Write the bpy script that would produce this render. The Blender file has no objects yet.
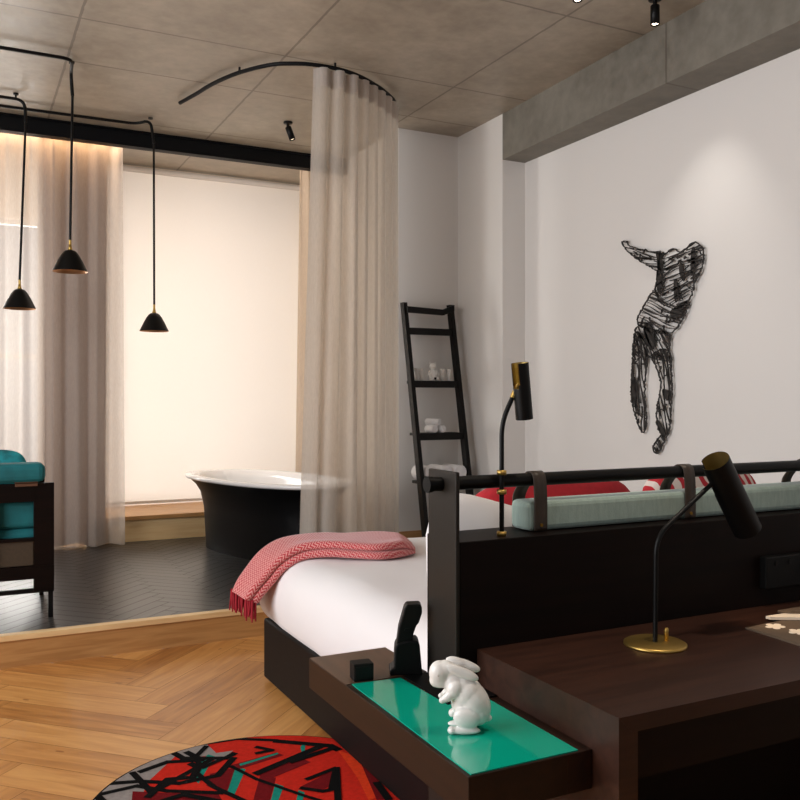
import bpy, bmesh, math, random
from mathutils import Vector, Matrix, noise
R = random.Random(7)
PI = math.pi
SC = bpy.context.scene
COL = SC.collection

# ------------------------------------------------------------------ camera
cam_data = bpy.data.cameras.new('camera'); cam = bpy.data.objects.new('camera', cam_data); COL.objects.link(cam)
cam.location = (0, 0, 1.4); cam.rotation_euler = (PI/2, 0, -math.radians(26.775))
cam_data.sensor_width = 36; cam_data.lens = 872/800*36; cam_data.shift_y = -0.0025
cam_data.clip_start = 0.05
SC.camera = cam
SC.view_settings.view_transform = 'Standard'; SC.view_settings.look = 'None'
SC.view_settings.gamma = 1; SC.view_settings.use_curve_mapping = False
SC.view_settings.exposure = 0.0
# ------------------------------------------------------------------ world and daylight
w = bpy.data.worlds.new('world'); SC.world = w; w.use_nodes = True
w.node_tree.nodes['Background'].inputs[0].default_value = (0.80, 0.88, 1.0, 1)
w.node_tree.nodes['Background'].inputs[1].default_value = 0.35

def area(name, loc, aim, sx, sy, power, color, spread=180):
    l = bpy.data.lights.new(name, 'AREA'); l.shape = 'RECTANGLE'; l.size = sx; l.size_y = sy
    l.energy = power; l.color = color; l.spread = math.radians(spread)
    o = bpy.data.objects.new(name, l); COL.objects.link(o); o.location = loc
    o.rotation_euler = (Vector(aim)-Vector(loc)).to_track_quat('-Z', 'Y').to_euler()
    return o
def spot(name, loc, aim, power, color, angle, blend=0.6, size=0.03):
    l = bpy.data.lights.new(name, 'SPOT'); l.energy = power; l.color = color
    l.spot_size = math.radians(angle); l.spot_blend = blend; l.shadow_soft_size = size
    o = bpy.data.objects.new(name, l); COL.objects.link(o); o.location = loc
    o.rotation_euler = (Vector(aim)-Vector(loc)).to_track_quat('-Z', 'Y').to_euler()
    return o
# daylight outside the three windows, warm strip hidden above the left curtain, ceiling spots
area('daylight_left_window', (-2.95, 2.8, 2.2), (0, 3.0, 2.15), 4.2, 2.6, 310, (1.0, 0.985, 0.97))
area('rear_fill_light', (1.6, -2.75, 2.3), (2.4, 3, 1.7), 2.6, 1.8, 15, (0.97, 0.98, 1.0))  # unseen fill added behind the camera to brighten surfaces facing it
area('daylight_blind_window', (1.8, 9.3, 1.5), (1.9, 8, 1.6), 2.6, 3.2, 92, (1.0, 0.965, 0.92))
area('daylight_curtain_window', (0.0, 9.0, 1.9), (0.1, 8, 1.9), 1.5, 2.6, 160, (1.0, 0.96, 0.88))
area('cove_strip_light', (0.25, 7.472, 3.53), (0.25, 7.56, 2.6), 1.9, 0.03, 11, (1.0, 0.62, 0.32))
area('niche_strip_light', (1.95, 7.55, 3.57), (1.95, 8.0, 0.6), 1.5, 0.12, 12, (1.0, 0.84, 0.72))
spot('sculpture_spot_light', (3.41, 3.65, 3.44), (3.96, 3.80, 1.8), 26, (1.0, 0.95, 0.90), 62, 1.0)
spot('bed_spot_light', (2.85, 3.61, 3.44), (2.8, 3.5, 0), 25, (1.0, 0.90, 0.78), 60, 0.7)
spot('desk_spot_light', (1.75, 1.45, 3.5), (1.75, 1.55, 0), 125, (1.0, 0.86, 0.72), 50, 0.9, .05)
spot('tub_spot_light', (2.375, 6.585, 3.43), (1.75, 7.75, .25), 60, (1.0, 0.92, 0.82), 50, 0.9)

# ------------------------------------------------------------------ materials
MATS = {}
def nodes(name):
    m = bpy.data.materials.new(name); m.use_nodes = True
    nt = m.node_tree; return m, nt, nt.nodes['Principled BSDF']
def lin(h):
    h = h.lstrip('#'); v = [int(h[i:i+2], 16)/255 for i in (0, 2, 4)]
    return tuple((x/12.92 if x <= .04045 else ((x+.055)/1.055)**2.4) for x in v)+(1,)
def mat(name, color, rough=0.5, metal=0.0, bump=0, bscale=200, var=0, vscale=8, spec=0.5, sheen=0, stretch=(1, 1, 1), coat=0):
    """plain colour with optional noise variation and noise bump"""
    if name in MATS: return MATS[name]
    m, nt, b = nodes(name)
    c = lin(color) if isinstance(color, str) else tuple(color)+(1,)
    b.inputs['Base Color'].default_value = c; b.inputs['Roughness'].default_value = rough
    b.inputs['Metallic'].default_value = metal; b.inputs['Specular IOR Level'].default_value = spec
    if sheen: b.inputs['Sheen Weight'].default_value = sheen
    if coat: b.inputs['Coat Weight'].default_value = coat; b.inputs['Coat Roughness'].default_value = .03
    tc = nt.nodes.new('ShaderNodeTexCoord'); mp = nt.nodes.new('ShaderNodeMapping')
    mp.inputs['Scale'].default_value = stretch; nt.links.new(tc.outputs['Object'], mp.inputs[0])
    if var:
        n = nt.nodes.new('ShaderNodeTexNoise'); n.inputs['Scale'].default_value = vscale; n.inputs['Detail'].default_value = 5
        nt.links.new(mp.outputs[0], n.inputs['Vector'])
        r = nt.nodes.new('ShaderNodeValToRGB')
        r.color_ramp.elements[0].position = .3; r.color_ramp.elements[1].position = .7
        r.color_ramp.elements[0].color = tuple(x*(1-var) for x in c[:3])+(1,)
        r.color_ramp.elements[1].color = tuple(min(1, x*(1+var)) for x in c[:3])+(1,)
        nt.links.new(n.outputs['Fac'], r.inputs[0]); nt.links.new(r.outputs[0], b.inputs['Base Color'])
    if bump:
        n = nt.nodes.new('ShaderNodeTexNoise'); n.inputs['Scale'].default_value = bscale; n.inputs['Detail'].default_value = 3
        nt.links.new(mp.outputs[0], n.inputs['Vector'])
        bp = nt.nodes.new('ShaderNodeBump'); bp.inputs['Strength'].default_value = bump; bp.inputs['Distance'].default_value = .01
        nt.links.new(n.outputs['Fac'], bp.inputs['Height']); nt.links.new(bp.outputs[0], b.inputs['Normal'])
    MATS[name] = m; return m

def emit(name, color, strength):
    m, nt, b = nodes(name)
    b.inputs['Base Color'].default_value = lin(color); b.inputs['Emission Color'].default_value = lin(color)
    b.inputs['Emission Strength'].default_value = strength; return m

def math_node(nt, op, a, b=None, c=None):
    n = nt.nodes.new('ShaderNodeMath'); n.operation = op
    for i, v in enumerate((a, b, c)):
        if v is None: continue
        if isinstance(v, (int, float)): n.inputs[i].default_value = v
        else: nt.links.new(v, n.inputs[i])
    return n.outputs[0]

def concrete(name, c0, c1, seams_x=(), seams_y=(), rough=.42):
    m, nt, b = nodes(name)
    tc = nt.nodes.new('ShaderNodeTexCoord'); sx = nt.nodes.new('ShaderNodeSeparateXYZ'); nt.links.new(tc.outputs['Object'], sx.inputs[0])
    n1 = nt.nodes.new('ShaderNodeTexNoise'); n1.inputs['Scale'].default_value = 1.3; n1.inputs['Detail'].default_value = 8; n1.inputs['Roughness'].default_value = .65
    n2 = nt.nodes.new('ShaderNodeTexNoise'); n2.inputs['Scale'].default_value = 14; n2.inputs['Detail'].default_value = 6
    nt.links.new(tc.outputs['Object'], n1.inputs['Vector']); nt.links.new(tc.outputs['Object'], n2.inputs['Vector'])
    f = math_node(nt, 'ADD', math_node(nt, 'MULTIPLY', n1.outputs['Fac'], .65), math_node(nt, 'MULTIPLY', n2.outputs['Fac'], .35))
    r = nt.nodes.new('ShaderNodeValToRGB'); r.color_ramp.elements[0].position = .36; r.color_ramp.elements[1].position = .64
    r.color_ramp.elements[0].color = lin(c0); r.color_ramp.elements[1].color = lin(c1); nt.links.new(f, r.inputs[0])
    seam = None; wob = math_node(nt, 'MULTIPLY', math_node(nt, 'SUBTRACT', n2.outputs['Fac'], .5), .012)
    for ax, vals in ((0, seams_x), (1, seams_y)):
        for v in vals:
            d = math_node(nt, 'ABSOLUTE', math_node(nt, 'ADD', math_node(nt, 'SUBTRACT', sx.outputs[ax], v), wob))
            s = math_node(nt, 'LESS_THAN', d, .008)
            seam = s if seam is None else math_node(nt, 'MAXIMUM', seam, s)
    col = r.outputs[0]
    if seam is not None:
        mx = nt.nodes.new('ShaderNodeMix'); mx.data_type = 'RGBA'
        nt.links.new(math_node(nt, 'MULTIPLY', seam, .55), mx.inputs[0]); nt.links.new(col, mx.inputs[6])
        mx.inputs[7].default_value = lin('#4a4036'); col = mx.outputs[2]
    nt.links.new(col, b.inputs['Base Color'])
    rr = nt.nodes.new('ShaderNodeMapRange'); rr.inputs['To Min'].default_value = rough-.12; rr.inputs['To Max'].default_value = rough+.2
    nt.links.new(n2.outputs['Fac'], rr.inputs[0]); nt.links.new(rr.outputs[0], b.inputs['Roughness'])
    bp = nt.nodes.new('ShaderNodeBump'); bp.inputs['Strength'].default_value = .12; bp.inputs['Distance'].default_value = .02
    nt.links.new(f, bp.inputs['Height']); nt.links.new(bp.outputs[0], b.inputs['Normal'])
    return m

def plank_mat(name, dark, mid, light, rough, bump=.05, edge=.0):
    """planks: UV runs along each plank (metres); attribute 'tint' is one random number per plank"""
    m, nt, b = nodes(name)
    uv = nt.nodes.new('ShaderNodeUVMap'); uv.uv_map = 'UVMap'
    at = nt.nodes.new('ShaderNodeAttribute'); at.attribute_name = 'tint'
    mp = nt.nodes.new('ShaderNodeMapping'); mp.inputs['Scale'].default_value = (1.6, 16, 1); nt.links.new(uv.outputs[0], mp.inputs[0])
    n = nt.nodes.new('ShaderNodeTexNoise'); n.inputs['Scale'].default_value = 1.6; n.inputs['Detail'].default_value = 7; n.inputs['Distortion'].default_value = .8
    nt.links.new(mp.outputs[0], n.inputs['Vector'])
    mp2 = nt.nodes.new('ShaderNodeMapping'); mp2.inputs['Scale'].default_value = (3.5, 10, 1); nt.links.new(uv.outputs[0], mp2.inputs[0])
    kn = nt.nodes.new('ShaderNodeTexVoronoi'); kn.inputs['Scale'].default_value = 1.0; nt.links.new(mp2.outputs[0], kn.inputs['Vector'])
    f = math_node(nt, 'ADD', math_node(nt, 'MULTIPLY', n.outputs['Fac'], .66), math_node(nt, 'MULTIPLY', at.outputs['Fac'], .34))
    r = nt.nodes.new('ShaderNodeValToRGB'); e = r.color_ramp.elements
    e[0].position = .22; e[1].position = .78; e[0].color = lin(dark); e[1].color = lin(light)
    x = e.new(.5); x.color = lin(mid); nt.links.new(f, r.inputs[0])
    mx = nt.nodes.new('ShaderNodeMix'); mx.data_type = 'RGBA'
    k = math_node(nt, 'LESS_THAN', math_node(nt, 'ADD', kn.outputs['Distance'], math_node(nt, 'MULTIPLY', n.outputs['Fac'], .08)), .115)
    nt.links.new(math_node(nt, 'MULTIPLY', k, edge), mx.inputs[0]); nt.links.new(r.outputs[0], mx.inputs[6]); mx.inputs[7].default_value = lin(dark)
    nt.links.new(mx.outputs[2], b.inputs['Base Color']); b.inputs['Roughness'].default_value = rough
    bp = nt.nodes.new('ShaderNodeBump'); bp.inputs['Strength'].default_value = bump; bp.inputs['Distance'].default_value = .01
    nt.links.new(n.outputs['Fac'], bp.inputs['Height']); nt.links.new(bp.outputs[0], b.inputs['Normal'])
    return m

def wood(name, dark, light, rough=.45, axis=0, spec=.5):
    m, nt, b = nodes(name)
    tc = nt.nodes.new('ShaderNodeTexCoord'); mp = nt.nodes.new('ShaderNodeMapping')
    s = [28, 28, 28]; s[axis] = 2.2; mp.inputs['Scale'].default_value = s
    nt.links.new(tc.outputs['Object'], mp.inputs[0])
    n = nt.nodes.new('ShaderNodeTexNoise'); n.inputs['Scale'].default_value = 1.2; n.inputs['Detail'].default_value = 6; n.inputs['Distortion'].default_value = .6
    nt.links.new(mp.outputs[0], n.inputs['Vector'])
    r = nt.nodes.new('ShaderNodeValToRGB'); r.color_ramp.elements[0].position = .32; r.color_ramp.elements[1].position = .68
    r.color_ramp.elements[0].color = lin(dark); r.color_ramp.elements[1].color = lin(light)
    nt.links.new(n.outputs['Fac'], r.inputs[0]); nt.links.new(r.outputs[0], b.inputs['Base Color'])
    b.inputs['Roughness'].default_value = rough; b.inputs['Specular IOR Level'].default_value = spec
    bp = nt.nodes.new('ShaderNodeBump'); bp.inputs['Strength'].default_value = .06; bp.inputs['Distance'].default_value = .004
    nt.links.new(n.outputs['Fac'], bp.inputs['Height']); nt.links.new(bp.outputs[0], b.inputs['Normal'])
    return m

def sheer(name, color, transp, transl, low=.9):
    """thin curtain cloth: some light goes straight through, some is scattered on to the far side"""
    m = bpy.data.materials.new(name); m.use_nodes = True; nt = m.node_tree; nt.nodes.clear()
    out = nt.nodes.new('ShaderNodeOutputMaterial'); d = nt.nodes.new('ShaderNodeBsdfDiffuse'); t = nt.nodes.new('ShaderNodeBsdfTranslucent')
    tr = nt.nodes.new('ShaderNodeBsdfTransparent'); a = nt.nodes.new('ShaderNodeMixShader'); b = nt.nodes.new('ShaderNodeMixShader')
    tc = nt.nodes.new('ShaderNodeTexCoord'); mp = nt.nodes.new('ShaderNodeMapping'); mp.inputs['Scale'].default_value = (160, 160, 25)
    n = nt.nodes.new('ShaderNodeTexNoise'); n.inputs['Scale'].default_value = 1; n.inputs['Detail'].default_value = 2
    nt.links.new(tc.outputs['Object'], mp.inputs[0]); nt.links.new(mp.outputs[0], n.inputs['Vector'])
    r = nt.nodes.new('ShaderNodeValToRGB'); c = lin(color)
    r.color_ramp.elements[0].position = .3; r.color_ramp.elements[1].position = .7
    r.color_ramp.elements[0].color = tuple(x*low for x in c[:3])+(1,); r.color_ramp.elements[1].color = c
    nt.links.new(n.outputs['Fac'], r.inputs[0]); nt.links.new(r.outputs[0], d.inputs[0]); nt.links.new(r.outputs[0], t.inputs[0])
    a.inputs[0].default_value = transl; nt.links.new(d.outputs[0], a.inputs[1]); nt.links.new(t.outputs[0], a.inputs[2])
    b.inputs[0].default_value = transp; nt.links.new(a.outputs[0], b.inputs[1]); nt.links.new(tr.outputs[0], b.inputs[2])
    nt.links.new(b.outputs[0], out.inputs[0]); return m

def pane(name, tint):
    m = bpy.data.materials.new(name); m.use_nodes = True; nt = m.node_tree; nt.nodes.clear()
    out = nt.nodes.new('ShaderNodeOutputMaterial'); g = nt.nodes.new('ShaderNodeBsdfGlossy'); t = nt.nodes.new('ShaderNodeBsdfTransparent')
    g.inputs['Roughness'].default_value = .02; t.inputs[0].default_value = tint
    x = nt.nodes.new('ShaderNodeMixShader'); x.inputs[0].default_value = .06
    nt.links.new(t.outputs[0], x.inputs[1]); nt.links.new(g.outputs[0], x.inputs[2]); nt.links.new(x.outputs[0], out.inputs[0]); return m

def zigzag(name, c0, c1, fu, fv, amp):
    """knitted herringbone: two yarn colours in zigzag rows along the UV"""
    m, nt, b = nodes(name)
    uv = nt.nodes.new('ShaderNodeUVMap'); uv.uv_map = 'UVMap'; s = nt.nodes.new('ShaderNodeSeparateXYZ'); nt.links.new(uv.outputs[0], s.inputs[0])
    tri = math_node(nt, 'PINGPONG', math_node(nt, 'MULTIPLY', s.outputs[0], fu), .5)
    v = math_node(nt, 'ADD', math_node(nt, 'MULTIPLY', s.outputs[1], fv), math_node(nt, 'MULTIPLY', tri, amp))
    st = math_node(nt, 'PINGPONG', v, .5)
    r = nt.nodes.new('ShaderNodeValToRGB'); r.color_ramp.elements[0].position = .20; r.color_ramp.elements[1].position = .34
    r.color_ramp.elements[0].color = lin(c0); r.color_ramp.elements[1].color = lin(c1)
    nt.links.new(st, r.inputs[0]); nt.links.new(r.outputs[0], b.inputs['Base Color']); b.inputs['Roughness'].default_value = .95
    b.inputs['Sheen Weight'].default_value = .3
    bp = nt.nodes.new('ShaderNodeBump'); bp.inputs['Strength'].default_value = .35; bp.inputs['Distance'].default_value = .004
    nt.links.new(st, bp.inputs['Height']); nt.links.new(bp.outputs[0], b.inputs['Normal']); return m

M_white_wall = mat('white_plaster', '#dedad5', .75, bump=.02, bscale=90)
M_niche_wall = mat('niche_plaster', '#e8dccb', .75, bump=.02, bscale=90)
M_ceil = concrete('concrete_ceiling', '#8f8474', '#b3a897', (-.63, .62, 1.87, 3.12), (2.75, 4.05, 5.34, 6.05, 7.17), .40)
M_beam = concrete('concrete_beam', '#645f55', '#827d72', (), (3.86, 1.4), .6)
M_oak = plank_mat('oak_planks', '#8f582a', '#bf8446', '#d9a15f', .36, .05, .8)
M_tile = plank_mat('dark_planks', '#242424', '#302f2e', '#3d3a38', .30, .10, .0)
M_oakstep = wood('oak_step', '#a87845', '#c2935c', .45, 0)
M_oaklight = wood('pale_oak', '#dcb682', '#e8c894', .45, 0)
M_dark = wood('dark_stained_wood', '#0b0503', '#130805', .5, 0, .12)
M_desk = wood('desk_walnut', '#2a170f', '#392117', .42, 0, .3)
M_tray = wood('tray_walnut', '#1e1008', '#29160b', .45, 1, .25)
M_bedbase = mat('bed_base_dark', '#0b0706', .6, spec=.2, var=.15, vscale=14)
M_black = mat('black_metal', '#050505', .45, spec=.22)
M_blacksteel = mat('black_steel', '#07080b', .5, spec=.2)
M_bronze = mat('bronze_panel', '#231e19', .45, metal=.2, spec=.35, var=.06, vscale=4)
M_brass = mat('brass', '#c0a05a', .42, metal=1.0)
M_brassdull = mat('brass_aged', '#8a6a2c', .35, metal=.9)
M_lining = mat('brass_lining', '#b09a60', .4, metal=.9)
M_copper = mat('copper_inside', '#b98a62', .35, metal=.7)
M_linen = mat('white_linen', '#e6e3e3', .9, bump=.06, bscale=260, sheen=.15)
M_red = mat('red_fabric', '#b01c28', .9, bump=.1, bscale=400, var=.12, vscale=40, sheen=.05)
M_sage = mat('sage_linen', '#98aca3', .92, bump=.12, bscale=500, var=.10, vscale=90, sheen=.2, stretch=(1, 1, .25))
M_leather = mat('brown_leather', '#33271c', .5, var=.2, vscale=30)
M_teal = mat('teal_glass', '#04a88c', .10, spec=.6, coat=.6)
M_teal_fab = mat('turquoise_velvet', '#0a6167', .8, var=.25, vscale=9)
M_porc = mat('white_porcelain', '#e3e1dc', .32, coat=.15)
M_tubwhite = mat('tub_enamel', '#eeecea', .12, coat=.3)
M_tubblack = mat('tub_black', '#050506', .45, spec=.2)
M_towel = mat('towel_terry', '#e9e7e7', .95, bump=.25, bscale=700)
M_plastic = mat('black_plastic', '#040404', .5, spec=.2)
M_ladder = mat('ladder_black_wood', '#0b0807', .5, var=.2, vscale=10, spec=.2)
M_sculpt = mat('dark_steel_cut', '#221e1c', .55)
M_sheer = sheer('sheer_linen', '#dcd4ca', .27, .48)
M_sheer2 = sheer('sheer_linen_left', '#d9cdc2', .36, .45)
M_heading = sheer('curtain_heading', '#c9c0b8', .03, .35)
M_blind = sheer('roller_blind_cloth', '#f3ede6', .0, .55, .985)
M_glass = pane('window_glass', (.97, .98, 1, 1))
M_throw = zigzag('knit_throw', '#b02a32', '#d99a96', 36, 62, 1.8)
M_fringe = mat('red_yarn', '#8e0f20', .9)
M_paper = mat('cream_paper', '#e2d6c4', .8)
M_folder = mat('brown_card', '#5a4a3a', .7)
M_cupglass = mat('frosted_cup', '#d6d2cc', .3)

# ------------------------------------------------------------------ mesh builder
class MB:
    def __init__(s): s.v = []; s.f = []; s.mi = []; s.uv = []; s.sm = []; s.tint = []
    def add(s, vs, fs, mi=0, uvs=None, smooth=False, tint=0.0):
        o = len(s.v); s.v += [tuple(v) for v in vs]
        for k, f in enumerate(fs):
            s.f.append([o+i for i in f]); s.mi.append(mi); s.sm.append(smooth); s.tint.append(tint)
            s.uv.append(uvs[k] if uvs else [(0, 0)]*len(f))
        return s
    def box(s, a, b, mi=0, bev=0.0, mtx=None):
        bm = bmesh.new(); bmesh.ops.create_cube(bm, size=1)
        for v in bm.verts:
            v.co = Vector((a[i]+(b[i]-a[i])*(v.co[i]+.5) for i in range(3)))
        if bev: bmesh.ops.bevel(bm, geom=bm.edges[:], offset=bev, segments=3, profile=.5, affect='EDGES', clamp_overlap=True)
        return s.bm(bm, mi, mtx)
    def bm(s, bm, mi=0, mtx=None, smooth=False):
        bm.verts.ensure_lookup_table(); bm.verts.index_update()
        vs = [(mtx @ v.co if mtx else v.co.copy()) for v in bm.verts]
        fs = [[v.index for v in f.verts] for f in bm.faces]; bm.free()
        return s.add(vs, fs, mi, None, smooth)
    def tube(s, pts, r, n=12, mi=0, cap=True):
        pts = [Vector(p) for p in pts]; rs = r if isinstance(r, (list, tuple)) else [r]*len(pts)
        vs = []; up = None
        for i, p in enumerate(pts):
            t = (pts[min(i+1, len(pts)-1)]-pts[max(i-1, 0)]).normalized()
            if up is None:
                up = Vector((0, 0, 1)) if abs(t.z) < .9 else Vector((1, 0, 0))
            x = (up - t*up.dot(t)).normalized(); up = x; y = t.cross(x)
            for k in range(n):
                a = 2*PI*k/n; vs.append(p+(x*math.cos(a)+y*math.sin(a))*rs[i])
        fs = [[i*n+k, i*n+(k+1) % n, (i+1)*n+(k+1) % n, (i+1)*n+k] for i in range(len(pts)-1) for k in range(n)]
        s.add(vs, fs, mi, None, True)
        if cap:
            s.add(vs[:n], [list(range(n))[::-1]], mi); s.add(vs[-n:], [list(range(n))], mi)
        return s
    def lathe(s, prof, c=(0, 0, 0), n=32, mi=0, mtx=None):
        vs = []
        for (r, z) in prof:
            for k in range(n):
                a = 2*PI*k/n; p = Vector((r*math.cos(a), r*math.sin(a), z)); p = mtx @ p if mtx else p
                vs.append(p+Vector(c))
        fs = [[i*n+k, i*n+(k+1) % n, (i+1)*n+(k+1) % n, (i+1)*n+k] for i in range(len(prof)-1) for k in range(n)]
        return s.add(vs, fs, mi, None, True)
    def grid(s, P, mi=0, uv=None, closed_u=False, smooth=True):
        """P[i][j] -> quads"""
        ni, nj = len(P), len(P[0]); vs = [p for row in P for p in row]; fs = []; uvs = []
        for i in range(ni-1 if not closed_u else ni):
            for j in range(nj-1):
                i2 = (i+1) % ni; fs.append([i*nj+j, i2*nj+j, i2*nj+j+1, i*nj+j+1])
                if uv: uvs.append([uv[i][j], uv[i2][j], uv[i2][j+1], uv[i][j+1]])
        return s.add(vs, fs, mi, uvs if uv else None, smooth)
    def prism(s, poly, lo, hi, fn, mi=0):
        """poly of (a,b); fn(a,b,h)->xyz; extruded from lo to hi"""
        n = len(poly); vs = [fn(a, b, lo) for a, b in poly]+[fn(a, b, hi) for a, b in poly]
        fs = [list(range(n))[::-1], list(range(n, 2*n))]+[[i, (i+1) % n, n+(i+1) % n, n+i] for i in range(n)]
        return s.add(vs, fs, mi)
    def build(s, name, mats, parent=None, smooth=None):
        me = bpy.data.meshes.new(name); me.from_pydata(s.v, [], s.f)
        ul = me.uv_layers.new(name='UVMap'); k = 0
        for f in s.uv:
            for u in f: ul.data[k].uv = u; k += 1
        for m in (mats if isinstance(mats, (list, tuple)) else [mats]): me.materials.append(m)
        me.polygons.foreach_set('material_index', s.mi)
        me.polygons.foreach_set('use_smooth', s.sm if smooth is None else [smooth]*len(s.f))
        at = me.attributes.new('tint', 'FLOAT', 'FACE'); at.data.foreach_set('value', s.tint)
        me.validate(); bm = bmesh.new(); bm.from_mesh(me); bmesh.ops.recalc_face_normals(bm, faces=bm.faces[:]); bm.to_mesh(me); bm.free()
        me.update(); o = bpy.data.objects.new(name, me); COL.objects.link(o)
        if parent is not None: o.parent = parent
        return o

def rel(mb, c):
    """shift a world-built mesh so that it sits at the origin of its Empty"""
    mb.v = [(x-c[0], y-c[1], z-c[2]) for x, y, z in mb.v]; return mb
def tag(o, label, cat, group=None):
    o['label'] = label; o['category'] = cat
    if group: o['group'] = group
    return o
def thing(name, label, cat, loc=(0, 0, 0), rz=0, group=None):
    o = bpy.data.objects.new(name, None); COL.objects.link(o); o.location = loc; o.rotation_euler = (0, 0, rz)
    o.empty_display_size = .1
    return tag(o, label, cat, group)
def solo(mb, name, mats, c, label, cat, group=None):
    o = rel(mb, c).build(name, mats); o.location = c
    return tag(o, label, cat, group)
def struct(mb, name, mats):
    o = mb.build(name, mats); o['kind'] = 'structure'; return o
def smooth_remesh(o, voxel, it=6):
    m = o.modifiers.new('r', 'REMESH'); m.mode = 'VOXEL'; m.voxel_size = voxel
    s = o.modifiers.new('s', 'SMOOTH'); s.factor = .5; s.iterations = it
    dg = bpy.context.evaluated_depsgraph_get(); me = bpy.data.meshes.new_from_object(o.evaluated_get(dg))
    o.modifiers.clear(); o.data = me
    for p in me.polygons: p.use_smooth = True
def bez(pts, n=10):
    """Catmull-Rom through the points"""
    P = [Vector(p) for p in pts]; out = []
    for i in range(len(P)-1):
        a = P[max(i-1, 0)]; b = P[i]; c = P[i+1]; d = P[min(i+2, len(P)-1)]
        for k in range(n):
            t = k/n; out.append(.5*((2*b)+(c-a)*t+(2*a-5*b+4*c-d)*t*t+(3*b-a-3*c+d)*t**3))
    return out+[P[-1]]
def round_bend(a, b, c, r, n=8):
    """path a-b-c with the corner at b rounded"""
    a, b, c = Vector(a), Vector(b), Vector(c); u = (a-b).normalized()*r; v = (c-b).normalized()*r
    return [a]+[(b+u)*(1-t)**2+b*2*t*(1-t)+(b+v)*t*t for t in [k/n for k in range(n+1)]]+[c]

# ================================================================== SETTING
WX, NX, BY, NB = 3.96, 3.19, 6.35, 8.5      # right wall, niche right wall, back wall, niche back
CZ, PZ, SY = 3.6, 0.17, 4.95                # ceiling, platform, step front
LX, FY = -2.6, -2.6
# herringbone planks clipped to a rectangle
def clip(poly, x0, x1, y0, y1):
    def cut(p, ax, v, keep_less):
        out = []
        for i in range(len(p)):
            a, b = p[i], p[(i+1) % len(p)]
            ia = a[ax] <= v if keep_less else a[ax] >= v; ib = b[ax] <= v if keep_less else b[ax] >= v
            if ia: out.append(a)
            if ia != ib:
                t = (v-a[ax])/(b[ax]-a[ax]); out.append(tuple(a[k]+(b[k]-a[k])*t for k in range(2)))
        return out
    for ax, v, kl in ((0, x0, False), (0, x1, True), (1, y0, False), (1, y1, True)):
        poly = cut(poly, ax, v, kl)
        if len(poly) < 3: return None
    return poly
def herringbone(rect, z, L, W, spine, seed, gap, thick=.004):
    x0, x1, y0, y1 = rect; mb = MB(); rr = random.Random(seed)
    mb.add([(x0, y0, z-thick), (x1, y0, z-thick), (x1, y1, z-thick), (x0, y1, z-thick)], [[0, 1, 2, 3]], 1)
    q2 = 1/math.sqrt(2); nk = int((y1-y0)/(W*math.sqrt(2)))+14; nc = int((x1-x0)/(L*math.sqrt(2)))+4
    g = gap/2
    def rot(p): return (spine+(p[0]-p[1])*q2, y0+(p[0]+p[1])*q2)
    for m in range(int((x0-spine)/(L*math.sqrt(2)))-2, nc+2):
        for k in range(-12, nk):
            for hv in (0, 1):
                ox, oy = k*W+m*L, k*W-m*L
                if hv: a, b = (ox+L, oy+W-L), (ox+L+W, oy+W)
                else: a, b = (ox, oy), (ox+L, oy+W)
                quad = [(a[0]+g, a[1]+g), (b[0]-g, a[1]+g), (b[0]-g, b[1]-g), (a[0]+g, b[1]-g)]
                p = clip([rot(q) for q in quad], x0, x1, y0, y1)
                if not p: continue
                t = rr.random(); u0 = rr.random()*40; v0 = rr.random()*40; o = Vector(rot(a))
                d = Vector((-q2, q2)) if hv else Vector((q2, q2)); nrm = Vector((-d.y, d.x))
                uv = [((Vector(q)-o).dot(d)+u0, (Vector(q)-o).dot(nrm)+v0) for q in p]
                mb.add([(q[0], q[1], z) for q in p], [list(range(len(p)))], 0, [uv], False, t)
    return mb
M_gap = mat('floor_joint', '#6b4524', .8)
M_gap2 = mat('tile_joint', '#1b1a19', .8)
struct(herringbone((LX, WX+.2, FY, SY), 0, .90, .18, .85, 3, .002), 'floor', [M_oak, M_gap])
mb = herringbone((LX, WX-.21, SY+.045, 7.70), PZ, .46, .092, .80, 5, .004)
struct(mb, 'floor_platform', [M_tile, M_gap2])
struct(MB().box((LX, SY, 0), (NX if 0 else WX-.21, SY+.02, PZ-.03)).box((LX, SY+.02, 0), (WX-.21, 8.5, PZ-.006)), 'trim_1', M_oakstep)
struct(MB().box((LX, SY-.012, PZ-.03), (WX-.21, SY+.045, PZ+.001), bev=.003), 'trim_2', M_oaklight)
struct(MB().box((LX, FY, CZ), (WX+.4, NB+.2, CZ+.2)), 'ceiling', M_ceil)
struct(MB().prism([(3.75, 5.67), (WX+.02, 5.67), (WX+.02, FY), (3.50, FY)], 3.245, CZ, lambda p, q, h: (p, q, h)), 'trim_3', M_beam)
struct(MB().box((WX, FY, 0), (WX+.15, 5.67, CZ)), 'wall_right', M_white_wall)
struct(MB().box((3.75, 5.67, 0), (WX+.15, NB+.15, CZ)), 'wall_pier', M_white_wall)
struct(MB().box((NX, BY, 0), (3.75, BY+.12, CZ)), 'wall_back', M_white_wall)
struct(MB().box((NX, BY+.12, 0), (NX+.12, NB+.15, CZ)), 'wall_niche_side', M_niche_wall)
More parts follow.
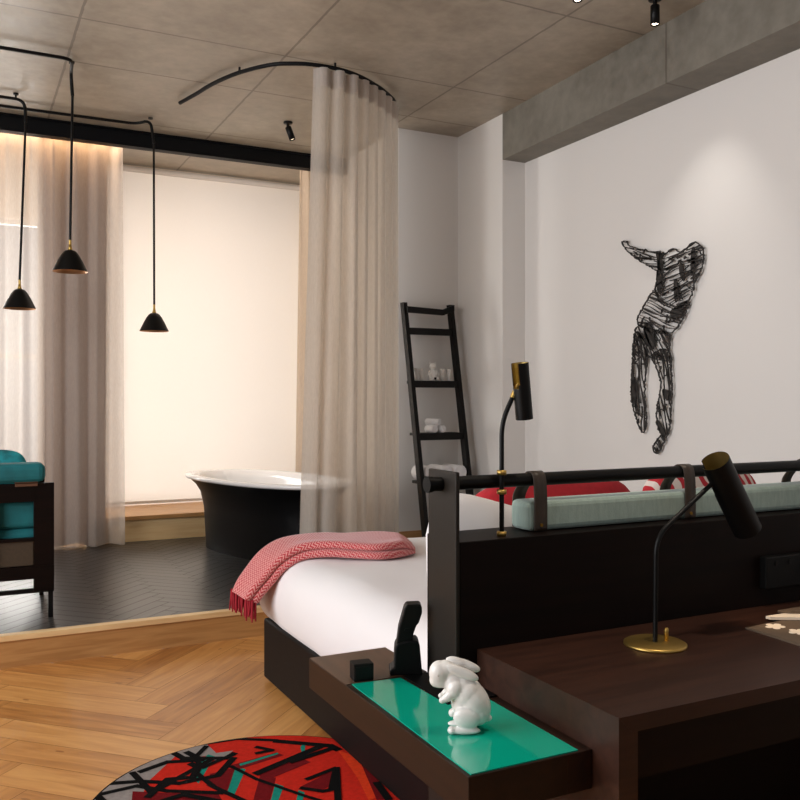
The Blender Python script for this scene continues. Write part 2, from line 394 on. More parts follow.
# niche back wall: piers round two windows (one behind the left curtain, one behind the blind)
mb = MB()
mb.box((LX, NB, 0), (-.75, NB+.15, CZ)).box((.72, NB, 0), (1.17, NB+.15, CZ)).box((3.13, NB, 0), (NX, NB+.15, CZ))
mb.box((-.75, NB, 0), (.72, NB+.15, .55)).box((-.75, NB, 3.0), (.72, NB+.15, CZ))
mb.box((1.17, NB, 0), (3.13, NB+.15, .36)).box((1.17, NB, 3.56), (3.13, NB+.15, CZ))
struct(mb, 'wall_niche_back', M_niche_wall)
def window(name, x0, x1, z0, z1, y, nx, nz):
    f = MB(); t = .045
    f.box((x0, y, z0), (x0+t, y+.06, z1)).box((x1-t, y, z0), (x1, y+.06, z1)).box((x0+t, y, z0), (x1-t, y+.06, z0+t)).box((x0+t, y, z1-t), (x1-t, y+.06, z1))
    for i in range(1, nx): x = x0+(x1-x0)*i/nx; f.box((x-.02, y+.005, z0+t), (x+.02, y+.055, z1-t))
    for i in range(1, nz): z = z0+(z1-z0)*i/nz; f.box((x0+t, y+.01, z-.02), (x1-t, y+.05, z+.02))
    o = struct(f, name, M_white_wall)
    MB().box((x0+t, y+.026, z0+t), (x1-t, y+.032, z1-t)).build('glass', M_glass, o)
window('window_1', -.75, .72, .55, 3.0, NB+.04, 2, 2)
window('window_2', 1.17, 3.13, .36, 3.56, NB+.06, 1, 1)
struct(MB().box((.95, 7.70, PZ), (NX, 7.72, .355)).box((.95, 7.72, PZ-.004), (NX, NB, .355)), 'trim_4', M_oaklight)
struct(MB().box((.95, 7.675, .355), (NX, NB, .39), bev=.003), 'trim_5', M_oakstep)
# left wall with the big window that lights the room, wall behind the camera
mb = MB(); a, b2, c0, c1 = .7, 4.9, .9, 3.5
mb.box((LX-.15, FY, 0), (LX, a, CZ)).box((LX-.15, b2, 0), (LX, NB+.15, CZ)).box((LX-.15, a, 0), (LX, b2, c0)).box((LX-.15, a, c1), (LX, b2, CZ))
struct(mb, 'wall_left', M_white_wall)
f = MB()
for y in (a, a+1.4, a+2.8, b2-.05): f.box((LX-.1, y, c0), (LX-.05, y+.05, c1))
f.box((LX-.1, a, c0), (LX-.05, b2, c0+.05)).box((LX-.1, a, c1-.05), (LX-.05, b2, c1))
o = struct(f, 'window_3', M_black); MB().box((LX-.078, a, c0), (LX-.072, b2, c1)).build('glass', M_glass, o)
M_panel = mat('dark_panelling', '#3a2f29', .6, var=.1)
struct(MB().box((LX, FY-.15, 0), (.2, FY, CZ)).box((3.0, FY-.15, 0), (WX, FY, CZ)).box((.2, FY-.15, 0), (3.0, FY, 1.3)).box((.2, FY-.15, 3.3), (3.0, FY, CZ)), 'wall_front', M_panel)
f = MB()
for x in (.2, 1.575, 2.95): f.box((x, FY-.1, 1.3), (x+.05, FY-.05, 3.3))
f.box((.2, FY-.1, 1.3), (3.0, FY-.05, 1.35)).box((.2, FY-.1, 3.25), (3.0, FY-.05, 3.3))
o = struct(f, 'rear_fill_frame', M_black); MB().box((.2, FY-.078, 1.3), (3.0, FY-.072, 3.3)).build('glass', M_glass, o)  # unseen window added only to let the rear fill light in
struct(MB().box((NX, BY-.014, PZ), (3.735, BY, .31)), 'baseboard_back', M_oakstep)
struct(MB().box((3.735, 5.67, PZ), (3.75, BY, .31)).box((3.735, 5.655, PZ), (WX, 5.67, .31)), 'baseboard_pier', M_white_wall)
# black steel beam across the opening of the niche (I profile)
mb = MB().box((LX, 7.40, 3.465), (NX, 7.415, 3.6)).box((LX, 7.375, 3.465), (NX, 7.46, 3.477)).box((LX, 7.375, 3.588), (NX, 7.46, 3.6))
struct(mb, 'trim_6', M_blacksteel)

# ================================================================== CURTAINS, BLIND
def cloth_path(pts, n):
    P = bez([(x, y, 0) for x, y in pts], 24); L = [0]
    for i in range(1, len(P)): L.append(L[-1]+(P[i]-P[i-1]).length)
    out = []; j = 0
    for k in range(n):
        s = L[-1]*k/(n-1)
        while j < len(L)-2 and L[j+1] < s: j += 1
        t = (s-L[j])/max(1e-9, L[j+1]-L[j]); p = P[j].lerp(P[j+1], t); d = (P[j+1]-P[j]).normalized()
        out.append((p, Vector((-d.y, d.x, 0)), s))
    return out
def curtain_mesh(pts, z0, z1, wave, amp, seed, nz=26, flare=.0, dens=14, head=.12, spread=0):
    rr = random.Random(seed); base = cloth_path(pts, 40); L = base[-1][2]
    n = int(L/wave*dens); S = cloth_path(pts, n); ph = rr.random()*6
    rows = []; uv = []
    for i, (p, nm, s) in enumerate(S):
        row = []; a = 2*PI*s/wave
        loc = .75+.5*noise.noise(Vector((s*2.3, seed, 0)))
        drift = noise.noise(Vector((s*4, seed+3, 1)))
        for j in range(nz+1):
            t = j/nz; z = z1+(z0-z1)*t
            k = amp*(.8+flare*t)*loc
            off = k*(math.sin(a+1.1*t*drift+ph)+.25*math.sin(2*a+ph+2*drift*t))
            tang = Vector((nm.y, -nm.x, 0))*(.018*t*math.sin(a*.5+2*drift)+spread*t*(s/L-.5))
            q = p+nm*off+tang; row.append((q.x, q.y, z+(.006*math.sin(a*.7) if j == nz else 0)))
        rows.append(row)
    mb = MB(); k = 0
    while k < nz and (z1-(z1-z0)*(k+1)/nz) > z1-head: k += 1
    mb.grid(rows, 0); 
    return mb, rows
track_pts = [(1.441, 6.44), (1.50, 6.20), (1.56, 5.93), (1.66, 5.66), (1.80, 5.44), (1.93, 5.35), (2.05, 5.31), (2.20, 5.305), (2.36, 5.345), (2.53, 5.44), (2.69, 5.56), (2.85, 5.73), (2.93, 5.93), (2.95, 6.12)]
o = solo(MB().tube([(p.x, p.y, 3.565) for p in bez([(x, y, 0) for x, y in track_pts], 8)], .014, 8).tube([(2.95, 6.12, 3.565), (2.95, 6.30, 3.565)], .014, 8), 'curtain_track', M_blacksteel, (2.0, 5.6, 3.55),
         'curved black curtain track fixed under the concrete ceiling', 'curtain track')
for k, p in enumerate(((1.66, 5.66), (2.2, 5.305), (2.83, 5.73))):
    rel(MB().tube([(p[0], p[1], 3.57), (p[0], p[1], 3.602)], .008, 8), (2.0, 5.6, 3.55)).build('bracket', M_blacksteel, o)
cur = thing('curtain', 'tall sheer linen curtain hanging from the curved ceiling track beside the bathtub', 'curtain', (2.4, 5.45, PZ))
cp = track_pts[6:]; cp = [(2.06, 5.312)]+cp[1:]
mb, rows = curtain_mesh(cp, PZ+.02, 3.55, .118, .042, 4, flare=.35, spread=.20)
cc_ = rel(mb, (2.4, 5.45, PZ)).build('curtain_cloth', M_sheer, cur)
hd = MB(); hd.grid([[(x+.002*(1 if k % 2 else -1), y-.003, 3.553), (x, y-.003, 3.43)] for k, (x, y, z) in enumerate([r[0] for r in rows])])
rel(hd, (2.4, 5.45, PZ)).build('heading_tape', M_heading, cc_)
cl = thing('curtain', 'long pale sheer curtain in front of the window behind the pendant lamps', 'curtain', (.4, 7.56, PZ))
mb, rows = curtain_mesh([(-.9, 7.54), (-.3, 7.53), (.3, 7.53), (.8, 7.53), (1.21, 7.54)], PZ+.015, 3.56, .17, .045, 11, flare=.4)
rel(mb, (.4, 7.56, PZ)).build('curtain_cloth', M_sheer2, cl)
nd = thing('curtain', 'narrow sheer curtain gathered at the right end of the blind, behind the bathtub', 'curtain', (2.95, 7.57, PZ))
mb, rows = curtain_mesh([(2.79, 7.57), (2.88, 7.56), (2.98, 7.57), (3.12, 7.57)], PZ+.02, 3.56, .10, .030, 31, flare=.6, spread=.10)
rel(mb, (2.95, 7.57, PZ)).build('curtain_cloth', sheer('peach_sheer', '#e6d4bf', .2, .5), nd)
drp = thing('curtain', 'heavier taupe drape hanging behind the sheer left curtain', 'curtain', (.85, 7.66, PZ))
mb, rows = curtain_mesh([(.56, 7.635), (.8, 7.63), (1.0, 7.63), (1.10, 7.635)], PZ+.02, 3.56, .15, .024, 21, flare=.3)
rel(mb, (.85, 7.66, PZ)).build('curtain_cloth', sheer('taupe_drape', '#7f6e68', .02, .25), drp)
bl = thing('roller_blind', 'large white roller blind glowing with daylight behind the bathtub', 'blind', (2.15, NB-.03, .4))
rel(MB().box((1.12, NB-.030, .42), (3.17, NB-.028, 3.54)), (2.15, NB-.03, .4)).build('blind_cloth', M_blind, bl)
rel(MB().tube([(1.12, NB-.035, 3.555), (3.17, NB-.035, 3.555)], .028), (2.15, NB-.03, .4)).build('roller', M_white_wall, bl)
rel(MB().box((1.12, NB-.036, .40), (3.17, NB-.022, .425)), (2.15, NB-.03, .4)).build('bottom_bar', M_white_wall, bl)

# ================================================================== PENDANTS, SPOTS
def pendant(pipe, bottom, label, shade_r=.112, brackets=()):
    """pipe: points along the ceiling to the drop, bottom: centre of the shade opening"""
    bx, by, bz = bottom
    t = thing('pendant_lamp', label, 'pendant lamp', (bx, by, bz), group='black cone pendants on ceiling pipes')
    c = (bx, by, bz)
    P = [Vector(p) for p in pipe]; path = [P[0]]
    for i in range(1, len(P)-1): path += round_bend(P[i-1], P[i], P[i+1], .07)[1:-1]
    path.append(P[-1])
    rel(MB().tube(path, .0115, 10), c).build('pipe', M_black, t)
    rel(MB().tube([P[-1], (bx, by, bz+.205)], .0085, 8), c).build('cord', M_black, t)
    r = shade_r
    prof = [(.018, .142), (.030, .139), (.042, .130), (.058, .108), (.08, .068), (.098, .030), (r, .0)]
    sh = MB().lathe(prof, n=40).build('lamp_shade', M_black, t)
    inner = [(.0, .130), (.022, .132), (.038, .124), (.054, .102), (.076, .062), (.094, .026), (r-.002, .001), (r, .0)]
    MB().lathe(inner, n=40).build('shade_lining', M_copper, sh)
    MB().lathe([(0, .178), (.009, .178), (.011, .160), (.016, .142), (0, .142)], n=20).tube([(0, 0, .17), (0, 0, .21)], .0085, 10).build('cap', M_brass, t)
    MB().lathe([(0, .098), (.02, .092), (.028, .07), (.02, .05), (0, .042)], n=20).build('bulb', M_bulb, t)
    for q in brackets:
        rel(MB().tube([q, (q[0], q[1], CZ+.002)], .006, 8).tube([(q[0], q[1], CZ-.012), (q[0], q[1], CZ+.002)], .018, 12), c).build('ceiling_bracket', M_black, t)
M_bulb = emit('warm_bulb', '#ffc890', 3.0)
pendant([(-1.4, 5.905, 3.56), (.64, 5.905, 3.56), (.655, 6.13, 3.545), (.665, 6.13, 3.4)], (.650, 6.13, 2.235),
        'middle and highest of the three black cone pendant lamps', brackets=((.20, 5.905, 3.56), (.652, 6.06, 3.56)))
pendant([(-1.4, 6.87, 3.56), (.42, 6.87, 3.56), (.425, 6.87, 3.40)], (.385, 6.87, 2.045),
        'leftmost of the three black cone pendant lamps', brackets=((.36, 6.87, 3.565),))
pendant([(-1.4, 7.11, 3.56), (1.25, 7.07, 3.56), (1.335, 6.99, 3.585), (1.36, 6.99, 3.4)], (1.363, 6.99, 1.925),
        'rightmost and lowest of the three black cone pendant lamps, in front of the pale blind', brackets=((1.335, 6.99, 3.585),))
def ceiling_spot(x, y, tilt, az, label, lit):
    t = thing('ceiling_spotlight', label, 'spotlight', (x, y, CZ), group='black ceiling spotlights')
    MB().lathe([(0, -.012), (.036, -.012), (.036, .001), (0, .001)], n=24).build('ceiling_plate', M_black, t)
    MB().tube([(0, 0, -.01), (0, 0, -.05)], .012, 10).build('stem', M_black, t)
    mt = Matrix.Translation((0, 0, -.04)) @ Matrix.Rotation(az, 4, 'Z') @ Matrix.Rotation(tilt, 4, 'Y')
    MB().lathe([(0, 0), (.022, 0), (.025, -.004), (.025, -.108), (.021, -.108), (.020, -.098), (0, -.098)], n=24, mtx=mt).build('barrel', M_black, t)
    MB().lathe([(0, -.1), (.017, -.1), (.017, -.101), (0, -.101)], n=20, mtx=mt).build('lens', emit('spot_lens', '#ffe8c8', 14 if lit else 1.5), t)
ceiling_spot(3.413, 3.65, 0.0, 0, 'black cylinder ceiling spotlight nearest the concrete beam', True)
ceiling_spot(2.85, 3.61, 0.0, 0, 'black ceiling spotlight at the top edge, barely in view with lit lens', True)
ceiling_spot(2.334, 6.608, -.35, -.45, 'small tilted black ceiling spotlight above the bathtub', False)

# ================================================================== BATHTUB
tub = thing('bathtub', 'freestanding oval bathtub, black outside and white inside, on the dark platform', 'bathtub', (2.185, 6.70, PZ), .30); tub.scale = (1, 1, 1.045)
def oval(a, b, n=64, p=2.3):
    return [(math.copysign(abs(math.cos(t))**(2/p), math.cos(t))*b, math.copysign(abs(math.sin(t))**(2/p), math.sin(t))*a) for t in [2*PI*k/n for k in range(n)]]
def tub_rows(levels):
    return [[(x, y, z) for x, y in oval(a, b)] for a, b, z in levels]
def loft(mb, rows, closed_last=False, mi=0):
    n = len(rows[0]); vs = [p for r in rows for p in r]
    fs = [[i*n+k, i*n+(k+1) % n, (i+1)*n+(k+1) % n, (i+1)*n+k] for i in range(len(rows)-1) for k in range(n)]
    mb.add(vs, fs, mi, None, True)
    if closed_last: mb.add(rows[-1], [list(range(n))], mi)
def tubz(x, y): return 0
outer = [(.72, .30, 0), (.72, .30, .02), (.725, .305, .15), (.735, .318, .32), (.765, .345, .44), (.81, .38, .50), (.88, .425, .548)]
mb = MB(); loft(mb, tub_rows(outer)); mb.add(tub_rows(outer)[0], [list(range(64))])
mb.build('tub_shell', M_tubblack, tub)
inn = [(.88, .43, .545), (.905, .452, .552), (.912, .458, .565), (.905, .452, .577), (.86, .41, .58), (.79, .36, .572), (.765, .335, .52), (.72, .30, .35), (.66, .26, .16), (.5, .2, .09), (.2, .1, .08), (.02, .01, .078)]
mb = MB(); loft(mb, tub_rows(inn), True); tb = mb.build('tub_basin', M_tubwhite, tub)
MB().lathe([(0, .012), (.022, .012), (.024, 0), (0, 0)], n=20, mtx=Matrix.Translation((-.325, -.33, .52)) @ Matrix.Rotation(-1.2, 4, 'Y').inverted()).build('overflow', M_black, tb)

# ================================================================== LADDER SHELF with its things
lad = thing('ladder_shelf', 'black leaning ladder shelf with towels and glasses against the white wall', 'shelf', (3.435, 6.0, PZ))
def lp(x, t, dy=0):   # t: 0 foot .. 1 top along the rails
    return Vector((x, 5.86+(6.27-5.86)*t+dy, PZ+(2.17-PZ)*t))
lc = (3.435, 6.0, PZ)
x0, x1 = 3.197, 3.628
for x in (x0, x1):
    a, b = lp(x, 0), lp(x, 1); mb = MB()
    poly = [(a.y-.035, a.z), (a.y+.035, a.z), (b.y+.03, b.z), (b.y-.03, b.z)]
    mb.prism(poly, x-.017, x+.017, lambda p, q, h: (h, p, q)); rel(mb, lc).build('side_rail', M_ladder, lad)
mb = MB().prism([(x0, 2.085), (x1-.10, 2.075), (x1, 2.115), (x1, 2.165), (x1-.105, 2.122), (x0, 2.135)], 6.195, 6.22, lambda p, q, h: (p, h, q))
rel(mb, lc).build('top_bar', M_ladder, lad)
SHZ = [1.965, 1.538, 1.122, .745]
SHD = [(.05), (.17), (.24), (.31)]
for z, d in zip(SHZ, SHD):
    t = (z-PZ)/2.0; y = lp(0, t).y
    yb = min(BY-.02, y+d*.5+.03); rel(MB().box((x0+.02, y-.03-.0*d, z-.055), (x1-.02, y-.005, z), bev=.002).box((x0+.02, y-.005, z-.022), (x1-.02, max(yb, y+.03), z), bev=.002), lc).build('shelf_board', M_ladder, lad)
def towel_roll(x, y, z, r, ln, label, group, rz=0):
    """rolled towel, its spiral end to the room"""
    t = thing('rolled_towel', label, 'towel', (x, y, z), rz, group)
    sp = [(r*(.12+.86*k/60)*math.cos(k/60*2*PI*3.2), r*(.12+.86*k/60)*math.sin(k/60*2*PI*3.2)) for k in range(61)]
    mb = MB(); n = 28
    rows = []
    for (yy, rr) in ((-ln/2, r*.86), (-ln/2+.008, r*.97), (-ln/4, r), (ln/4, r), (ln/2-.008, r*.97), (ln/2, r*.86)):
        rows.append([(rr*math.cos(2*PI*k/n), yy, r+rr*math.sin(2*PI*k/n)) for k in range(n)])
    loft(mb, rows); mb.add(rows[0], [list(range(n))[::-1]]); mb.add(rows[-1], [list(range(n))])
    mb.build('towel_body', M_towel, t)
    MB().tube([(a, -ln/2-.001, r+b) for a, b in sp], .0035, 6).build('rolled_edge', M_towel, t)
G = 'rolled white towels on the ladder shelf'
ty = lp(0, (1.122-PZ)/2).y+.055
towel_roll(3.36, ty, 1.123, .030, .12, 'small rolled towel at lower left of the three on the middle shelf', G)
towel_roll(3.435, ty, 1.123, .030, .12, 'small rolled towel at lower right of the three on the middle shelf', G)
towel_roll(3.375, ty, 1.181, .027, .12, 'small rolled towel lying on top of two others on the middle shelf', G, .5)
ty = lp(0, (.745-PZ)/2).y+.10
towel_roll(3.283, ty, .746, .061, .24, 'left large rolled bath towel on the low ladder shelf', G)
towel_roll(3.412, ty, .746, .061, .24, 'middle large rolled bath towel on the low ladder shelf', G)
towel_roll(3.540, ty, .746, .061, .24, 'right large rolled bath towel on the low ladder shelf', G)
gy = lp(0, (1.538-PZ)/2).y+.03
for x, lab in ((3.262, 'far left pale cup on the ladder shelf with the little bear'), (3.303, 'pale cup next to the left of the little bear figurine'),
               (3.497, 'pale cup just right of the little bear figurine'), (3.562, 'far right pale cup on the ladder shelf with the little bear')):
    o = solo(MB().lathe([(0, .001), (.014, .001), (.015, .004), (.021, .082), (.0235, .098), (.0215, .098), (.019, .082), (.012, .008), (0, .008)], (x, gy, 1.538), n=24), 'cup', M_cupglass, (x, gy, 1.538), lab, 'cup', 'pale cups on the ladder shelf')
def ellipsoids(parts, name, m, parent, voxel, it=5):
    mb = MB()
    for c, rad, rot in parts:
        bm = bmesh.new(); bmesh.ops.create_icosphere(bm, subdivisions=3, radius=1)
        mt = Matrix.Translation(c) @ Matrix.Rotation(rot, 4, 'Y') @ Matrix.Diagonal((*rad, 1)); mb.bm(bm, 0, mt, True)
    o = mb.build(name, m, parent); smooth_remesh(o, voxel, it); return o
br = thing('bear_figurine', 'little white bear figurine sitting between the cups on the ladder shelf', 'figurine', (3.405, gy-.01, 1.538))
ellipsoids([((0, 0, .052), (.034, .026, .042), 0), ((0, -.004, .118), (.030, .026, .028), 0), ((-.024, 0, .144), (.010, .008, .011), 0), ((.024, 0, .144), (.010, .008, .011), 0),
            ((0, -.026, .112), (.012, .012, .010), 0), ((-.036, -.008, .066), (.010, .011, .028), .5), ((.036, -.008, .066), (.010, .011, .028), -.5),
            ((-.022, -.024, .016), (.016, .024, .016), 0), ((.022, -.024, .016), (.016, .024, .016), 0)], 'bear_body', M_porc, br, .003, 3)
MB().box((-.009, -.044, .010), (.009, -.038, .028), bev=.002).build('dark_tag', M_plastic, br)

# ================================================================== SCULPTURE on the right wall
sc_loc = (WX, 4.19, 1.75)
def wpt(u, v):
    """zoomed sketch units of the figure -> (y, z) on the wall"""
    px, py = 600+u*.3, 220+v*.3
    a = (px-400)/872; s, c = math.sin(math.radians(26.775)), math.cos(math.radians(26.775))
    d = (WX-.026)/(s+a*c); return (d*(c-a*s), 1.4-(py-398)/872*d)
SREG = {
 'arm': ([(72, 74), (82, 66), (92, 74), (97, 88), (130, 97), (160, 104), (186, 106), (206, 104), (208, 172), (188, 168), (160, 152), (125, 132), (96, 108), (82, 90)], 12, (1, .22)),
 'chest': ([(200, 108), (225, 112), (232, 98), (250, 94), (262, 108), (280, 100), (292, 92), (305, 78), (318, 73), (340, 86), (347, 105), (343, 150), (330, 185), (312, 212), (316, 225), (300, 265), (262, 300), (200, 280), (182, 235), (190, 200), (196, 165)], 15, (1, -.5)),
 'waist': ([(184, 228), (200, 270), (265, 295), (302, 262), (282, 320), (262, 352), (240, 378), (190, 380), (150, 365), (118, 342), (140, 300), (160, 260)], 12, (1, .35)),
 'hips': ([(118, 345), (160, 362), (240, 375), (230, 415), (236, 470), (205, 470), (165, 455), (150, 470), (110, 440)], 9, (.6, 1)),
 'left_leg': ([(118, 362), (150, 400), (160, 450), (153, 500), (148, 560), (150, 620), (157, 670), (152, 700), (142, 712), (130, 690), (114, 640), (103, 590), (107, 520), (108, 440)], 9, (.1, 1)),
 'right_leg': ([(168, 455), (205, 425), (235, 440), (238, 500), (240, 560), (236, 620), (234, 690), (222, 728), (208, 720), (190, 690), (188, 630), (200, 580), (205, 545), (192, 500)], 9, (.15, 1)),
 'foot': ([(208, 715), (216, 735), (206, 755), (196, 776), (184, 778), (174, 766), (180, 745), (192, 730)], 4, (.5, 1)),
}
def inside(p, poly):
    x, y = p; r = False; n = len(poly)
    for i in range(n):
        (x1_, y1_), (x2_, y2_) = poly[i], poly[(i+1) % n]
        if (y1_ > y) != (y2_ > y) and x < (x2_-x1_)*(y-y1_)/(y2_-y1_)+x1_: r = not r
    return r
sm = MB(); rs = random.Random(5)
def ribbon(pts, w):
    """flat cut strip of steel lying in front of the wall, pts in sketch units"""
    n = len(pts)
    if n < 2: return
    L = []; Q = []
    for i, p in enumerate(pts):
        a = pts[max(i-1, 0)]; b = pts[min(i+1, n-1)]; dx, dy = b[0]-a[0], b[1]-a[1]; l = math.hypot(dx, dy) or 1
        ww = w[i] if isinstance(w, list) else w
        L.append((p[0]-dy/l*ww, p[1]+dx/l*ww)); Q.append((p[0]+dy/l*ww, p[1]-dx/l*ww))
    for lo, hi in ((.022, .030),):
        A = [wpt(*p) for p in L]; B = [wpt(*p) for p in Q]; vs = []
        for (y1_, z1_), (y2_, z2_) in zip(A, B): vs += [(WX-lo, y1_, z1_), (WX-lo, y2_, z2_), (WX-hi, y2_, z2_), (WX-hi, y1_, z1_)]
        fs = [[0, 1, 2, 3], [4*n-4, 4*n-3, 4*n-2, 4*n-1]]
        for i in range(n-1):
            for k in range(4): fs.append([4*i+k, 4*i+(k+1) % 4, 4*i+4+(k+1) % 4, 4*i+4+k])
        sm.add(vs, fs)
def chaikin(poly, it=2):
    for _ in range(it):
        q = []
        for i in range(len(poly)):
            a, b = poly[i], poly[(i+1) % len(poly)]
            q += [(a[0]*.75+b[0]*.25, a[1]*.75+b[1]*.25), (a[0]*.25+b[0]*.75, a[1]*.25+b[1]*.75)]
        poly = q
    return poly
for key, (poly, nl, dr) in SREG.items():
    P = chaikin(poly, 1); P2 = P+[P[0], P[1]]
    D_ = [];
    for (xa, ya), (xb, yb) in zip(P2[:-1], P2[1:]):
        m_ = max(1, int(math.hypot(xb-xa, yb-ya)/5)); D_ += [(xa+(xb-xa)*q/m_, ya+(yb-ya)*q/m_) for q in range(m_)]
    seg = []
    for x, y in D_:
        if rs.random() < .06 and len(seg) > 3:
            ribbon(seg, [rs.uniform(.7, 2.6) for _ in seg]); seg = seg[-1:]; x += rs.uniform(-4, 4); y += rs.uniform(-4, 4)
        seg.append((x+rs.uniform(-1.8, 1.8), y+rs.uniform(-1.8, 1.8)))
    ribbon(seg, [rs.uniform(.7, 2.6) for _ in seg])
    l = math.hypot(*dr); d = (dr[0]/l, dr[1]/l); nn = (-d[1], d[0])
    cx = sum(p[0] for p in poly)/len(poly); cy = sum(p[1] for p in poly)/len(poly)
    ext = [((p[0]-cx)*nn[0]+(p[1]-cy)*nn[1]) for p in poly]; lo, hi = min(ext), max(ext)
    sp = 8.5 if 'leg' not in key else 8.0
    k = lo+3; row = 0
    while k < hi:
        amp = rs.uniform(2, 7); fr = rs.uniform(.02, .05); ph = rs.uniform(0, 6); cur_ = []; wd = []
        w0 = rs.choice((.8, 1.0, 1.2, 1.6, 2.4)) if 'leg' not in key else rs.choice((.7, .9, 1.2, 1.5))
        for t in range(-240, 241, 5):
            o_ = k+amp*math.sin(t*fr+ph); x = cx+d[0]*t+nn[0]*o_; y = cy+d[1]*t+nn[1]*o_
            if inside((x, y), P) and rs.random() > .03:
                cur_.append((x, y)); wd.append(w0*(1+.9*math.sin(t*.07+ph*2)*.6))
            else:
                if len(cur_) > 2: ribbon(cur_, wd)
                cur_, wd = [], []
        if len(cur_) > 2: ribbon(cur_, wd)
        k += sp*rs.uniform(.7, 1.35)
    for _ in range(nl):    # crossing creases
        for _try in range(30):
            x = rs.uniform(min(p[0] for p in poly), max(p[0] for p in poly)); y = rs.uniform(min(p[1] for p in poly), max(p[1] for p in poly))
            if inside((x, y), P): break
        a = rs.uniform(0, PI); ln = rs.uniform(10, 30); c_ = []
        for t in range(7):
            q = (x+math.cos(a)*ln*t/6, y+math.sin(a)*ln*t/6); a += rs.uniform(-.25, .25)
            if inside(q, P): c_.append(q)
        ribbon(c_, [rs.uniform(.8, 2.4) for _ in c_])
def patch(pts):   # solid dark areas of the cut-out
    q = chaikin(pts, 1); n = len(q); Y = [wpt(*p) for p in q]
    sm.add([(WX-.022, y, z) for y, z in Y]+[(WX-.030, y, z) for y, z in Y], [list(range(n)), list(range(2*n-1, n-1, -1))]+[[i, (i+1) % n, n+(i+1) % n, n+i] for i in range(n)])
for pts in ([(186, 108), (200, 106), (206, 130), (204, 168), (190, 166), (192, 140)], [(248, 195), (258, 200), (262, 250), (254, 280), (248, 260), (246, 215)], [(232, 300), (268, 285), (285, 300), (262, 330), (238, 330)],
            [(306, 92), (316, 88), (320, 130), (312, 175), (304, 190), (302, 140)], [(150, 340), (172, 350), (186, 405), (176, 440), (156, 410), (144, 370)], [(190, 160), (212, 190), (206, 250), (192, 240), (188, 200)],
            [(110, 520), (124, 540), (120, 600), (132, 660), (118, 630), (106, 590)], [(205, 560), (232, 570), (236, 600), (214, 596)], [(192, 660), (208, 690), (222, 720), (206, 716), (194, 690)], [(270, 130), (285, 190), (278, 210), (262, 170)]):
    patch(pts)
for (u, v) in ((200, 140), (300, 150), (200, 320), (135, 480), (220, 600), (190, 400)):
    y, z = wpt(u, v); sm.box((WX-.024, y-.004, z-.004), (WX, y+.004, z+.004))
solo(sm, 'wall_sculpture', M_sculpt, sc_loc, 'dark cut steel sculpture of a leaping headless figure on the white wall', 'sculpture')

# ================================================================== ARMCHAIR at the left edge
ac = thing('armchair', 'dark framed armchair with turquoise cushions at the left edge of the platform', 'armchair', (.08, 5.56, PZ))
c = (.08, 5.56, PZ); X1, X0, Y0, Y1 = .472, -.36, 5.245, 5.90
def side(y, ylab):
    mb = MB().box((X1-.105, y, PZ+.155), (X1, y+.04, PZ+.755))
    rel(mb, c).build('post', M_dark, ac)
    rel(MB().box((X0, y, PZ+.155), (X0+.10, y+.04, PZ+.755)), c).build('post', M_dark, ac)
    rel(MB().box((.06, y+.002, PZ+.155), (.185, y+.038, PZ+.755)), c).build('post', M_dark, ac)
    rel(MB().box((X0, y-.004, PZ+.655), (X1-.1, y+.044, PZ+.755)), c).build('top_rail', M_dark, ac)
    rel(MB().box((X0, y-.004, PZ+.225), (X1+.0, y+.044, PZ+.295)), c).build('bottom_rail', M_dark, ac)
    rel(MB().box((.185, y+.012, PZ+.297), (X1-.105, y+.03, PZ+.435), bev=.004), c).build('side_panel', mat('bronze_cloth', '#3d3122', .6, var=.15, vscale=60), ac)
    rel(MB().box((.185, y, PZ+.435), (X1-.105, y+.04, PZ+.452)), c).build('middle_rail', M_dark, ac)
side(Y0, 0); side(Y1-.04, 1)
rel(MB().box((X1-.04, Y0+.04, PZ+.225), (X1, Y1-.04, PZ+.295)).box((X0, Y0+.04, PZ+.225), (X0+.04, Y1-.04, PZ+.295)).box((X0+.04, Y0+.04, PZ+.235), (X1-.04, Y1-.04, PZ+.255)), c).build('seat_frame', M_dark, ac)
for x in (X1-.03, X0+.005):
    for y in (Y0+.005, Y1-.03): rel(MB().box((x, y, PZ), (x+.025, y+.025, PZ+.165)), c).build('leg', M_black, ac)
for y in (Y0+.005, Y1-.03): rel(MB().box((X0, y, PZ+.145), (X1, y+.025, PZ+.168)), c).build('foot_rail', M_black, ac)
def cushion(sx, sy, sz, p=3.2, nu=40, nv=20, seed=0, wr=.02):
    """soft box: superellipsoid with pinched seam and light wrinkles; returns a grid MB centred on the origin"""
    rows = []; uv = []
    def sg(v, e): return math.copysign(abs(v)**e, v)
    for i in range(nu):
        a = 2*PI*i/nu; row = []; ur = []
        for j in range(nv+1):
            b = -PI/2+PI*j/nv; cb = sg(math.cos(b), .75); x = sg(math.cos(a), 2/p)*cb; y = sg(math.sin(a), 2/p)*cb; z = sg(math.sin(b), .8)
            k = 1+wr*noise.noise(Vector((x*2+seed, y*2, z*1.5)))
            row.append((x*sx/2*k, y*sy/2*k, z*sz/2*k*(1-.25*(x*x*y*y)))); ur.append((x*sx/2, y*sy/2))
        rows.append(row); uv.append(ur)
    return MB().grid(rows, 0, uv, closed_u=True)
cu = MB().box((X0+.10, Y0+.05, PZ+.30), (X1-.03, Y1-.05, PZ+.50), bev=.035); rel(cu, c).build('seat_cushion', M_teal_fab, ac)
cu = MB().box((X0+.10, Y0+.046, PZ+.50), (X1-.03, Y0+.18, PZ+.66), bev=.03); rel(cu, c).build('side_cushion', M_teal_fab, ac)
